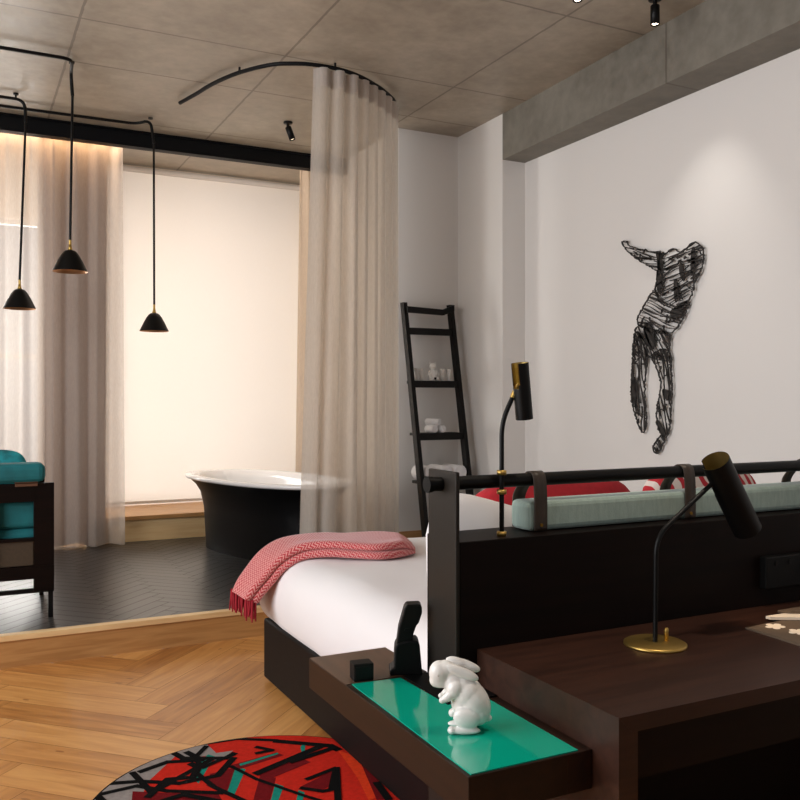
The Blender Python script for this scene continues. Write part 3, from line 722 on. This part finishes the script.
cu = MB().box((X0-.04, Y0-.03, PZ+.762), (X1-.045, Y0+.14, PZ+.868), bev=.035); rel(cu, c).build('arm_cushion', M_teal_fab, ac)
for x in (.27, -.15):
    st = MB().box((x, Y0-.010, PZ+.74), (x+.115, Y0-.005, PZ+.785), bev=.002).box((x, Y0-.010, PZ+.756), (x+.115, Y0+.06, PZ+.7615)); rel(st, c).build('leather_strap', mat('tan_leather', '#5a3a24', .55), ac)
pm = mat('turquoise_print', '#1a8790', .8, var=.5, vscale=14)
cu = cushion(.62, .40, .15, p=5, seed=3); cu.v = [(x+.05, y*.2-z*.98+5.62, y+z*.2+PZ+.725) for x, y, z in cu.v]
o = solo(cu, 'throw_pillow', pm, (.05, 5.55, PZ+.6), 'turquoise patterned pillow leaning in the dark armchair', 'pillow')

# ================================================================== BED
bed = thing('bed', 'wide low bed with white duvet on a dark base behind the headboard', 'bed', (2.25, 3.15, 0))
c = (2.25, 3.15, 0); BX0, BX1, BY0, BY1 = 1.345, 3.20, 2.10, 4.17
rel(MB().box((BX0, BY0, .016), (BX1, BY1, .31), bev=.012), c).build('bed_base', M_bedbase, bed)
def soft_box(a, b, r, n=14, wr=.006, seed=0, sag=0):
    bm = bmesh.new(); bmesh.ops.create_cube(bm, size=1)
    for v in bm.verts: v.co = Vector((a[i]+(b[i]-a[i])*(v.co[i]+.5) for i in range(3)))
    bmesh.ops.bevel(bm, geom=bm.edges[:], offset=r, segments=6, profile=.5, affect='EDGES', clamp_overlap=True)
    bmesh.ops.subdivide_edges(bm, edges=[e for e in bm.edges if e.calc_length() > .25], cuts=n, use_grid_fill=True)
    bmesh.ops.subdivide_edges(bm, edges=[e for e in bm.edges if e.calc_length() > .12], cuts=3, use_grid_fill=True)
    bm.normal_update()
    for v in bm.verts:
        d = noise.noise(v.co*3.0+Vector((seed, 0, 0)))*wr+noise.noise(v.co*9+Vector((seed, 5, 0)))*wr*.35
        v.co += v.normal*d
    return MB().bm(bm, 0, None, True)
mb = soft_box((1.338, 2.115, .300), (3.24, 4.33, .645), .155, wr=.012, seed=2)
mb.v = [((1.332+(x-1.338)*.3) if (z < .47 and x < 1.5) else x, y, z) for x, y, z in mb.v]
rel(mb, c).build('duvet', M_linen, bed)
def pillow(cx, cy, cz, w, h, t, lean, rz, m, name, label, group, seed, roll=0, sag=0):
    p = cushion(w, h, t, p=4.0, seed=seed, wr=.06)
    if sag: p.v = [(x, y*(1-sag*(x/w+.5)) if y > 0 else y, z) for x, y, z in p.v]
    mt = Matrix.Rotation(rz, 4, 'Z') @ Matrix.Rotation(PI/2-lean, 4, 'X') @ Matrix.Rotation(roll, 4, 'Z')
    vs = [Vector(v) for v in p.v]; p.v = [tuple(mt @ v) for v in vs]
    o = p.build(name, m); o.location = (cx, cy, cz); tag(o, label, 'pillow', group); return o
pillow(1.575, 2.205, .905, .75, .51, .15, .05, 0, M_linen, 'pillow', 'white pillow leaning on the headboard at the left end of the bed', 'white bed pillows', 1, sag=.85)
pillow(2.72, 2.205, .858, .70, .40, .15, .06, 0, M_linen, 'pillow', 'white pillow behind the red and white patterned cushion', 'white bed pillows', 2)
pillow(1.80, 2.385, .892, .71, .48, .14, .10, 0, M_red, 'cushion', 'plain red cushion behind the black rail', None, 5)
def stripes(name):
    m, nt, b = nodes(name); uv = nt.nodes.new('ShaderNodeUVMap'); uv.uv_map = 'UVMap'; s = nt.nodes.new('ShaderNodeSeparateXYZ'); nt.links.new(uv.outputs[0], s.inputs[0])
    n = nt.nodes.new('ShaderNodeTexNoise'); n.inputs['Scale'].default_value = 7; nt.links.new(uv.outputs[0], n.inputs['Vector'])
    v = math_node(nt, 'ADD', math_node(nt, 'ADD', math_node(nt, 'MULTIPLY', s.outputs[0], 17), math_node(nt, 'MULTIPLY', s.outputs[1], 9)), math_node(nt, 'MULTIPLY', n.outputs['Fac'], 2.6))
    r = nt.nodes.new('ShaderNodeValToRGB'); r.color_ramp.interpolation = 'CONSTANT'; r.color_ramp.elements[0].color = lin('#c02a35'); r.color_ramp.elements[1].color = lin('#e8d9cf'); r.color_ramp.elements[1].position = .5
    nt.links.new(math_node(nt, 'FRACT', v), r.inputs[0]); nt.links.new(r.outputs[0], b.inputs['Base Color']); b.inputs['Roughness'].default_value = .9; return m
pillow(2.48, 2.385, .895, .60, .49, .14, .10, 0, stripes('red_white_print'), 'cushion', 'red and white patterned cushion behind the black rail', None, 8)
# knitted throw folded across the foot corner
th = thing('throw_blanket', 'red and pink knitted throw folded over the corner of the bed', 'blanket', (1.5, 3.9, .68))
c = (1.5, 3.9, .68)
# stations along the throw: (back edge point, front edge point), from the fringe up the side and across the top
ST = [((1.250, 4.25, .430), (1.258, 3.97, .430)), ((1.264, 4.25, .475), (1.282, 3.95, .470)), ((1.310, 4.25, .535), (1.325, 3.93, .525)), ((1.375, 4.25, .600), (1.375, 3.90, .590)),
      ((1.46, 4.24, .641), (1.45, 3.86, .636)), ((1.60, 4.22, .652), (1.54, 3.79, .652)), ((1.76, 4.20, .653), (1.63, 3.70, .653)), ((1.90, 4.16, .653), (1.72, 3.62, .653)), ((2.00, 4.06, .653), (1.83, 3.63, .653)), ((2.05, 3.94, .653), (1.95, 3.70, .653))]
A = bez([s[0] for s in ST], 6); B = bez([s[1] for s in ST], 6)
n = len(A); rows = []; uvr = []
prof = []   # (t across 0 back..1 front, height 0..1) closed loop with two rolled layers at the front edge
for k in range(14): prof.append((k/13*.93, .35+.65*min(1, math.sin(min(PI/2, PI/2*k/5)))-.06*math.sin(PI*max(0, k-4)/9)))
for k in range(1, 8): a = PI/2-PI*k/7; prof.append((.93+.055*math.cos(a), .75+.25*math.sin(a)))
prof.append((.95, .5))
for k in range(0, 8): a = PI/2-PI*k/7; prof.append((.955+.06*math.cos(a), .25+.25*math.sin(a)))
for k in range(1, 8): prof.append((.955*(1-k/7), 0))
LT = [0]
for i in range(1, n): LT.append(LT[-1]+((A[i]+B[i])/2-(A[i-1]+B[i-1])/2).length)
for i in range(n):
    tg = ((A[min(i+1, n-1)]+B[min(i+1, n-1)])-(A[max(i-1, 0)]+B[max(i-1, 0)])); ac_ = (B[i]-A[i])
    tg = tg - ac_.normalized()*tg.dot(ac_.normalized()); nm = ac_.cross(tg).normalized()
    if nm.z < 0 and abs(nm.z) > .3: nm = -nm
    if abs(nm.z) <= .3 and nm.x > 0: nm = -nm
    th_ = .074 if i < n-5 else .074*math.sqrt(max(.12, (n-1-i)/5.0))
    row = []; ur = []; per = 0
    for q, (t, hgt) in enumerate(prof):
        bump = .006*noise.noise(Vector((LT[i]*6, t*4, 2)))
        p = A[i].lerp(B[i], t)+nm*(hgt*th_+bump*hgt); row.append(tuple(p))
        w_ = ac_.length
        if q: per += math.hypot((prof[q][0]-prof[q-1][0])*w_, (prof[q][1]-prof[q-1][1])*th_)
        ur.append((per, LT[i]))
    row.append(row[0]); ur.append((per+.001, LT[i])); rows.append(row); uvr.append(ur)
mb = MB().grid(rows, 0, uvr); mb.add(rows[0][:-1], [list(range(len(prof)))]); mb.add(rows[-1][:-1], [list(range(len(prof)))])
kc = rel(mb, c).build('knit_cloth', M_throw, th)
fr = MB(); rf = random.Random(2)
for k in range(46):
    t = k/45; p = A[0].lerp(B[0], t); dx = -.045*rf.random()
    if t > .9: dx -= .01
    L_ = .068+.025*rf.random()
    fr.tube([(p.x+dx, p.y, .452), (p.x+dx-.003, p.y+.006*rf.uniform(-1, 1), .42), (p.x+dx+.008*rf.uniform(-1, .4), p.y+.02*rf.uniform(-1, 1), .435-L_)], [.0055, .0065, .0035], 6)
rel(fr, c).build('fringe', M_fringe, kc)

# ================================================================== HEADBOARD PARTITION, RAIL, BOLSTER
PF, PB = 1.925, 2.07; HX1 = 3.30
hb = thing('headboard', 'dark wood headboard partition between the bed and the desk', 'headboard', (2.2, 2.0, 0)); c = (2.2, 2.0, 0)
rel(MB().box((1.1425, PF, 0), (HX1, PB+.03, 1.03), bev=.003), c).build('panel', M_dark, hb)
o = rel(MB().box((1.130, PF-.002, 0), (1.142, PB, 1.21), bev=.003), c).build('end_post', M_bronze, hb); o['label'] = 'tall bronze end post'
rel(MB().box((HX1, PF-.004, 0), (HX1+.05, PB, 1.21), bev=.003), c).build('end_post', M_bronze, hb)
o = rel(MB().tube([(1.090, 2.0, 1.174), (HX1+.1, 2.0, 1.174)], .0185, 24), c).build('rail', M_black, hb); o['label'] = 'round black metal rail'
rel(MB().tube([(1.087, 2.0, 1.174), (1.10, 2.0, 1.174)], .0215, 24), c).build('rail_end_cap', M_black, o)
def bolster(x0_, x1_, label):
    mb = MB().box((x0_, 1.978, 1.032), (x1_, 2.072, 1.114), bev=.016)
    return solo(mb, 'bolster', M_sage, ((x0_+x1_)/2, 2.025, 1.032), label, 'cushion')
bolster(1.395, 2.95, 'long sage green linen bolster strapped under the black rail')
def strap(x, label):
    t = thing('leather_strap', label, 'strap', (x, 2.03, 1.03), group='leather straps holding the bolster to the rail'); w_ = .021
    # closed band: up the front of the bolster, over the rail, down behind the bolster
    path = [(1.972, 1.034), (1.972, 1.08), (1.9725, 1.125), (1.9745, 1.155), (1.9785, 1.178), (1.985, 1.190), (2.0, 1.1955), (2.016, 1.190), (2.032, 1.175), (2.058, 1.148), (2.076, 1.122), (2.079, 1.09), (2.079, 1.034)]
    P = bez([(x, y, z) for y, z in path], 4); rows = [[(p.x-w_, p.y, p.z), (p.x+w_, p.y, p.z)] for p in P]
    o = rel(MB().grid(rows), (x, 2.03, 1.03)).build('band', M_leather, t)
    so = o.modifiers.new('s', 'SOLIDIFY'); so.thickness = .004; so.offset = 0
    rel(MB().tube([(x, 1.970, 1.05), (x, 1.967, 1.05)], .005, 10), (x, 2.03, 1.03)).build('stud', M_brassdull, o)
strap(1.430, 'leather strap round the rail nearest the tall bronze post')
strap(1.985, 'middle leather strap round the rail, behind the desk lamp')
strap(2.535, 'leather strap round the rail at the right edge of the picture')

def lamp_head(t, c, top, bot, r, slot):
    """open metal tube, black outside and brass inside, with a slot cut at the top end"""
    a = Vector(top); b = Vector(bot); ax = (b-a).normalized(); L_ = (b-a).length
    x = Vector((1, 0, 0)); x = (x-ax*x.dot(ax)).normalized(); y = ax.cross(x)
    n = 40
    def ring(rr, h): return [a+ax*h+(x*math.cos(2*PI*k/n)+y*math.sin(2*PI*k/n))*rr for k in range(n)]
    H = [0, L_*.12, L_*.25, L_*.38, L_*.44, L_]
    def slotted(rr, k0, k1):
        m_ = MB(); rings = [ring(rr, h) for h in H]; vs = [p for q in rings for p in q]; fs = []
        for i in range(len(H)-1):
            for k in range(n):
                if i < 3 and k0 <= k < k1 or (i == 3 and k0 < k < k1-1): continue
                fs.append([i*n+k, i*n+(k+1) % n, (i+1)*n+(k+1) % n, (i+1)*n+k])
        m_.add(vs, fs, 0, None, True); return m_
    sh = rel(slotted(r, *slot), c).build('lamp_shade', M_black, t)
    o = rel(slotted(r-.0016, *slot), c).build('shade_lining', M_lining, sh); o['label'] = 'aged brass inside of the shade'
    mb = MB(); mb.add(ring(r-.003, L_*.90), [list(range(n))]); rel(mb, c).build('diffuser', M_black, t)
    return ax
# reading lamp clamped to the rail
rl = thing('reading_lamp', 'slim black reading lamp with brass lined tube, clamped to the rail', 'lamp', (1.303, 1.974, 1.03)); c = (1.303, 1.974, 1.03)
rx, ry = 1.299, 1.968
rel(MB().tube(round_bend((rx, ry, 1.03), (rx, ry, 1.335), (rx+.046, ry-.004, 1.428), .04), .0065, 12), c).build('stem', M_black, rl)
for z in (1.036, 1.148, 1.200): rel(MB().lathe([(.0, -.006), (.013, -.006), (.013, .006), (0, .006)], (rx, ry, z), n=20), c).build('clamp_ring', M_brass, rl)
lamp_head(rl, c, (1.341, ry-.024, 1.494), (1.363, ry-.014, 1.343), .0235, (15, 23))
rel(MB().tube([(rx+.033, ry-.003, 1.400), (rx+.050, ry-.006, 1.438)], .008, 12), c).build('swivel', M_brass, rl)
# ================================================================== DESK
dk = thing('desk', 'dark wood desk built against the back of the headboard', 'desk', (2.0, 1.65, 0)); c = (2.0, 1.65, 0)
DX0, DX1, DY0, DY1 = 1.194, 3.0, 1.38, 1.924
rel(MB().prism([(DX0, .75), (DX1, .75), (DX1-.035, .715), (DX0+.035, .715)], DY0, DY1, lambda p, q, h: (p, h, q)), c).build('desktop', M_desk, dk)
rel(MB().prism([(DX0, 0), (DX0+.05, 0), (DX0+.05, .7149), (DX0+.035, .7149), (DX0, .7499)], DY0, DY1, lambda p, q, h: (p, h, q)), c).build('side_panel', M_desk, dk)
rel(MB().prism([(DX1, 0), (DX1-.05, 0), (DX1-.05, .7149), (DX1-.035, .7149), (DX1, .7499)], DY0, DY1, lambda p, q, h: (p, h, q)), c).build('side_panel', M_desk, dk)
rel(MB().box((DX0+.046, DY0+.03, .60), (DX1-.046, DY0+.05, .714)), c).build('apron', M_dark, dk)
# desk lamp
dl = thing('desk_lamp', 'black desk lamp with wide brass lined tube and round brass base', 'lamp', (1.633, 1.746, .75)); c = (1.633, 1.746, .75)
rel(MB().lathe([(0, .009), (.076, .009), (.081, .006), (.081, 0.0005), (0, 0.0005)], (1.633, 1.746, .75), n=48), c).build('lamp_base', M_brass, dl)
rel(MB().tube(round_bend((1.633, 1.746, .757), (1.636, 1.746, 1.035), (1.862, 1.748, 1.180), .05), .0065, 12), c).build('stem', M_black, dl)
rel(MB().lathe([(0, .0), (.006, 0), (.006, .03), (.004, .034), (0, .034)], (1.668, 1.742, .758), n=16), c).build('switch', M_brass, dl)
lamp_head(dl, c, (1.836, 1.735, 1.229), (1.985, 1.757, 1.029), .040, (22, 28))
spot('desk_lamp_light', (1.982, 1.757, 1.034), (2.14, 1.77, .75), 1.6, (1, .66, .38), 70, .8, .02)
# socket box and papers
sb = thing('power_socket', 'black power socket box with cable on the back of the headboard', 'socket', (2.33, 1.922, .86)); c = (2.33, 1.922, .86)
rel(MB().box((2.226, 1.896, .806), (2.46, 1.9245, .906), bev=.004), c).build('socket_box', M_plastic, sb)
for x in (2.27, 2.33): rel(MB().tube([(x, 1.897, .885), (x, 1.893, .885)], .008, 12), c).build('socket_button', M_black, sb)
rel(MB().tube(bez([(2.40, 1.90, .91), (2.42, 1.885, .88), (2.415, 1.88, .83), (2.44, 1.883, .85), (2.45, 1.88, .90), (2.47, 1.884, .84), (2.5, 1.88, .80), (2.6, 1.885, .757)], 6), .004, 8), c).build('cable', M_plastic, sb)
def flat(poly, z0, z1, mi=0, mb=None): return (mb or MB()).prism(poly, z0, z1, lambda a, b, h: (a, b, h), mi)
fo = thing('folder', 'brown card folder with pale leaf print lying on the desk', 'folder', (2.1, 1.65, .75)); c = (2.1, 1.65, .75)
rel(flat([(1.972, 1.752), (1.955, 1.50), (2.35, 1.49), (2.36, 1.772)], .7505, .755), c).build('cover', M_folder, fo)
def leaf(cx, cy, s, rot):
    pts = []
    for k in range(40):
        a = 2*PI*k/40; r = s*(.55+.45*abs(math.cos(2.5*a))**.6); x, y = r*math.cos(a), r*math.sin(a)*.8
        pts.append((cx+x*math.cos(rot)-y*math.sin(rot), cy+x*math.sin(rot)+y*math.cos(rot)))
    return pts
for (x, y, s_) in ((2.055, 1.722, .034), (2.065, 1.652, .034), (2.17, 1.62, .03)): rel(flat(leaf(x, y, s_, .4), .755, .7556), c).build('leaf_print', M_paper, fo)
o = solo(flat([(2.098, 1.79), (2.100, 1.775), (2.30, 1.66), (2.32, 1.668), (2.36, 1.78)], .7565, .7645), 'booklet', [M_paper], (2.2, 1.75, .756), 'pale booklet lying on the brown folder', 'booklet')
o = solo(flat([(2.16, 1.80), (2.18, 1.775), (2.34, 1.69), (2.38, 1.70), (2.38, 1.80)], .7655, .772), 'notebook', [M_folder], (2.25, 1.77, .7655), 'brown notebook on top of the pale booklet', 'notebook')

# ================================================================== NIGHTSTAND TRAY with rabbit, phone, clock
ns = thing('nightstand', 'cantilevered dark wood bedside shelf with teal glass top', 'nightstand', (1.0, 1.9, .66)); c = (1.0, 1.9, .66)
TX0, TX1, TY0, TY1 = .888, 1.1285, 1.462, 2.335
mb = MB().box((TX0, TY0, .575), (TX1, TY1, .658), bev=.0015).box((TX1-.0005, TY0, .575), (1.192, 1.918, .658), bev=.0015)
rel(mb, c).build('shelf_body', M_tray, ns)
M_tt = wood('tray_walnut_sheen', '#4a3324', '#5e4331', .30, 1)  # walnut colour lightened to stand for the reflection of duvet and wall
o = rel(MB().box((TX0+.002, 2.074, .658), (TX1-.001, TY1-.002, .6598)), c).build('wood_top_sheen', M_tt, ns); o['label'] = 'wood top at the far end, reflected light put into its colour'
o = rel(flat([(.897, 1.468), (1.160, 1.468), (1.160, 1.820), (1.05, 1.824), (1.04, 2.058), (.905, 2.070)], .658, .6605), c).build('glass_top', M_teal, ns); o['label'] = 'teal glass top'
o = rel(MB().box((1.052, 1.826, .658), (1.1285, 2.06, .662)).box((1.1285, 1.826, .658), (1.19, 1.918, .662)), c).build('black_inlay', M_plastic, ns); o['label'] = 'black inlay beside the post'
# rabbit
S, C_ = math.sin(math.radians(26.775)), math.cos(math.radians(26.775))
rb = thing('rabbit_figurine', 'white porcelain rabbit figurine sitting up on the teal glass', 'figurine', (1.009, 1.668, .6615), -math.radians(28.0)); K = .000258
def E(zx, zy, rx, rz, ry, dy=0, rot=0): return (((zx-330)*K, dy*K, (712-zy)*K), (rx*K, ry*K, rz*K), math.radians(rot))
ellipsoids([E(92, 225, 92, 108, 82), E(66, 285, 62, 66, 60), E(95, 300, 75, 55, 64), E(150, 190, 92, 78, 72), E(200, 215, 90, 80, 70), E(225, 310, 105, 120, 92, 0, -25), E(290, 330, 110, 110, 100),
            E(385, 470, 138, 195, 140, 0, -28), E(330, 400, 135, 145, 130), E(300, 470, 110, 140, 110), E(425, 545, 105, 125, 130), E(360, 600, 120, 80, 130),
            E(325, 572, 122, 98, 60, -100), E(325, 572, 122, 98, 60, 95), E(225, 345, 68, 80, 50, -72, 30), E(180, 395, 82, 42, 40, -72, -38), E(118, 438, 36, 30, 32, -64, -20),
            E(170, 400, 75, 38, 36, 60, -38), E(112, 440, 32, 26, 28, 50), E(205, 592, 34, 38, 40, 60),
            E(300, 684, 145, 32, 48, -100), E(195, 682, 38, 34, 48, -100), E(300, 684, 140, 32, 48, 60), E(512, 612, 36, 28, 32), E(480, 620, 40, 30, 36)],
           'rabbit_body', M_porc, rb, .0022, 6)
for dy, zx, zy, rot in ((-52, 282, 208, 21), (30, 300, 162, 17)):
    ellipsoids([E(zx, zy, 158, 50, 30, dy, rot), E(zx+40, zy+14, 115, 46, 30, dy, rot), E(zx-60, zy-20, 100, 48, 38, dy*.8, rot)], 'ear', M_porc, rb, .0022, 5)
for dy in (-76, 76): ellipsoids([E(80, 225, 11, 11, 8, dy)], 'eye', mat('pale_glaze', '#c9c5bf', .3), rb, .0006, 1)
# phone in its cradle
ph = thing('telephone', 'black cordless telephone standing in its cradle beside the bed', 'telephone', (1.074, 2.095, .6600), -math.radians(24))
def side_prism(poly, y0, y1, bev):
    bm = bmesh.new(); vs = [bm.verts.new((a, y0, b)) for a, b in poly]; f = bm.faces.new(vs)
    r = bmesh.ops.extrude_face_region(bm, geom=[f])
    for v in [g for g in r['geom'] if isinstance(g, bmesh.types.BMVert)]: v.co.y = y1
    bmesh.ops.recalc_face_normals(bm, faces=bm.faces[:])
    bmesh.ops.bevel(bm, geom=bm.edges[:], offset=bev, segments=2, profile=.5, affect='EDGES', clamp_overlap=True)
    return MB().bm(bm)
k = .00051   # metres per sketch unit (zoomed 800 view of a 160 pixel window)
def ppts(l): return [((x-325)*k, (436-y)*k) for x, y in l]
side_prism(ppts([(240, 436), (240, 408), (262, 395), (268, 290), (278, 272), (330, 255), (384, 256), (396, 275), (408, 408), (412, 436)]), -.03, .035, .004).build('cradle', M_plastic, ph)
hs_ = side_prism(ppts([(275, 285), (288, 190), (318, 85), (330, 70), (398, 68), (408, 78), (410, 112), (392, 168), (380, 178), (362, 230), (358, 300)]), -.024, .024, .005).build('handset', M_plastic, ph)
side_prism(ppts([(318, 192), (346, 190), (340, 205), (316, 205)]), -.026, -.0235, .0005).build('button', M_black, hs_)
ck = thing('alarm_clock', 'small black cube clock at the far left corner of the bedside shelf', 'clock', (.945, 2.097, .6600), -math.radians(8)); 
cb_ = MB().box((-.027, -.022, 0), (.027, .022, .046), bev=.003).build('clock_body', M_plastic, ck)
MB().box((-.023, -.0235, .007), (.023, -.0218, .039), bev=.001).build('clock_face', M_black, cb_)

# ================================================================== RUG
rg_c = (.935, 2.885)
def fl(px, py):
    a = (px-400)/872; d = 1.388*872/(py-398); return (d*(S+a*C_), d*(C_-a*S))
rugcol = ['#bf2416', '#6a0b11', '#8d8580', '#060505', '#13806f', '#d63a18']
RM = [mat('rug_'+n, cc, .95, bump=.3, bscale=500, spec=.1, var=.12, vscale=60) for n, cc in zip(('red', 'crimson', 'grey', 'black', 'teal', 'orange'), rugcol)]
RR = .60; rug = MB(); n = 96
def rpt(k): a = 2*PI*k/n; return (rg_c[0]+RR*math.cos(a), rg_c[1]+RR*math.sin(a))
ring = [rpt(k) for k in range(n)]
rug.add([(x, y, .001) for x, y in ring]+[(x, y, .009) for x, y in ring]+[(rg_c[0]+(x-rg_c[0])*.985, rg_c[1]+(y-rg_c[1])*.985, .011) for x, y in ring],
        [[n+i, n+(i+1) % n, 2*n+(i+1) % n, 2*n+i] for i in range(n)]+[[i, (i+1) % n, n+(i+1) % n, n+i] for i in range(n)], 3)
rug.add([(rg_c[0]+(x-rg_c[0])*.985, rg_c[1]+(y-rg_c[1])*.985, .011) for x, y in ring], [list(range(n))], 0)
def rclip(poly):
    r2 = RR*.985
    out = []
    cl_ = [(rg_c[0]+r2*math.cos(2*PI*k/72), rg_c[1]+r2*math.sin(2*PI*k/72)) for k in range(72)]
    p = poly
    for i in range(72):
        a, b = cl_[i], cl_[(i+1) % 72]; q = []
        def sd(t): return (b[0]-a[0])*(t[1]-a[1])-(b[1]-a[1])*(t[0]-a[0])
        for j in range(len(p)):
            s_, e_ = p[j], p[(j+1) % len(p)]; ds, de = sd(s_), sd(e_)
            if ds >= 0: q.append(s_)
            if (ds >= 0) != (de >= 0): t = ds/(ds-de); q.append((s_[0]+(e_[0]-s_[0])*t, s_[1]+(e_[1]-s_[1])*t))
        p = q
        if len(p) < 3: return None
    return p
layer = [0]
def rp(pts, mi):
    p = rclip(pts)
    if p: layer[0] += 1; z = .0112+.00004*layer[0]; rug.add([(x, y, z) for x, y in p], [list(range(len(p)))], mi)
def zp(l): return [fl(90+x*.3875, 700+y*.3875) for x, y in l]     # sketch of the visible part
def rl_(l, w, mi=3):
    P = zp(l)
    for i in range(len(P)-1):
        (x0_, y0_), (x1_, y1_) = P[i], P[i+1]; dx, dy = x1_-x0_, y1_-y0_; L_ = math.hypot(dx, dy) or 1; ux, uy = dx/L_, dy/L_
        h = w/2; rp([(x0_-ux*h*.6-uy*h, y0_-uy*h*.6+ux*h), (x0_-ux*h*.6+uy*h, y0_-uy*h*.6-ux*h), (x1_+ux*h*.6+uy*h, y1_+uy*h*.6-ux*h), (x1_+ux*h*.6-uy*h, y1_+uy*h*.6+ux*h)], mi)
rp(zp([(-60, 500), (-40, 230), (60, 180), (200, 100), (225, 140), (150, 210), (60, 420)]), 2)
rp(zp([(200, 130), (300, 112), (330, 140), (250, 150)]), 2); rp(zp([(300, 140), (370, 130), (330, 160)]), 2)
rp(zp([(110, 235), (210, 240), (330, 240), (360, 290), (100, 330)]), 1)
rp(zp([(268, 168), (305, 140), (322, 145), (280, 215), (262, 200)]), 4)
rp(zp([(310, 190), (380, 172), (350, 245), (300, 220)]), 1)
rp(zp([(376, 172), (402, 178), (372, 246), (352, 244)]), 4); rp(zp([(440, 190), (480, 200), (462, 270), (420, 262)]), 1)
rp(zp([(478, 215), (500, 222), (482, 270), (464, 268)]), 4); rp(zp([(538, 232), (554, 238), (545, 275), (530, 270)]), 4)
rp(zp([(350, 172), (480, 135), (500, 142), (380, 180)]), 1); rp(zp([(385, 165), (485, 135), (486, 139), (388, 170)]), 4)
rp(zp([(430, 190), (545, 150), (570, 160), (460, 205)]), 1); rp(zp([(540, 225), (640, 175), (630, 215), (590, 238)]), 1)
rp(zp([(640, 130), (700, 150), (760, 240), (720, 260), (690, 200)]), 5); rp(zp([(700, 165), (730, 190), (780, 255), (740, 258)]), 1)
rp(zp([(543, 120), (556, 110), (554, 134), (546, 136)]), 4)
rp(zp([(400, 300), (560, 300), (700, 420), (300, 420)]), 2); rp(zp([(150, 360), (260, 340), (280, 480), (120, 480)]), 4); rp(zp([(560, 330), (680, 330), (700, 420), (600, 400)]), 1)
for l, w_ in (([(200, 132), (260, 118), (380, 100), (480, 104)], .016), ([(480, 106), (620, 118), (640, 128)], .022), ([(200, 128), (240, 150), (350, 150), (372, 138)], .018), ([(130, 185), (200, 160), (290, 155), (250, 135)], .018),
              ([(60, 215), (130, 210), (230, 215), (330, 195), (370, 150)], .018), ([(20, 245), (120, 222), (200, 235), (340, 240)], .016), ([(110, 188), (160, 240), (230, 200), (320, 150)], .016), ([(150, 250), (200, 205), (265, 200), (280, 175), (260, 165)], .018),
              ([(270, 185), (320, 225), (400, 262)], .014), ([(300, 120), (270, 150), (290, 175), (370, 140)], .014), ([(365, 172), (430, 205), (560, 250), (600, 262)], .011), ([(430, 190), (600, 118)], .022), ([(520, 160), (634, 122)], .018),
              ([(546, 228), (600, 236), (622, 232), (634, 176), (560, 205)], .014), ([(636, 176), (640, 262)], .016), ([(430, 122), (470, 130), (430, 138)], .014), ([(740, 215), (770, 256)], .018), ([(20, 250), (60, 290), (160, 270), (240, 245), (330, 262)], .018), ([(60, 330), (200, 300), (420, 330), (600, 300)], .02)):
    rl_(l, w_*1.6)
solo(rug, 'rug', RM, (rg_c[0], rg_c[1], 0), 'round red rug with black scribbles and teal bars on the oak floor', 'rug')
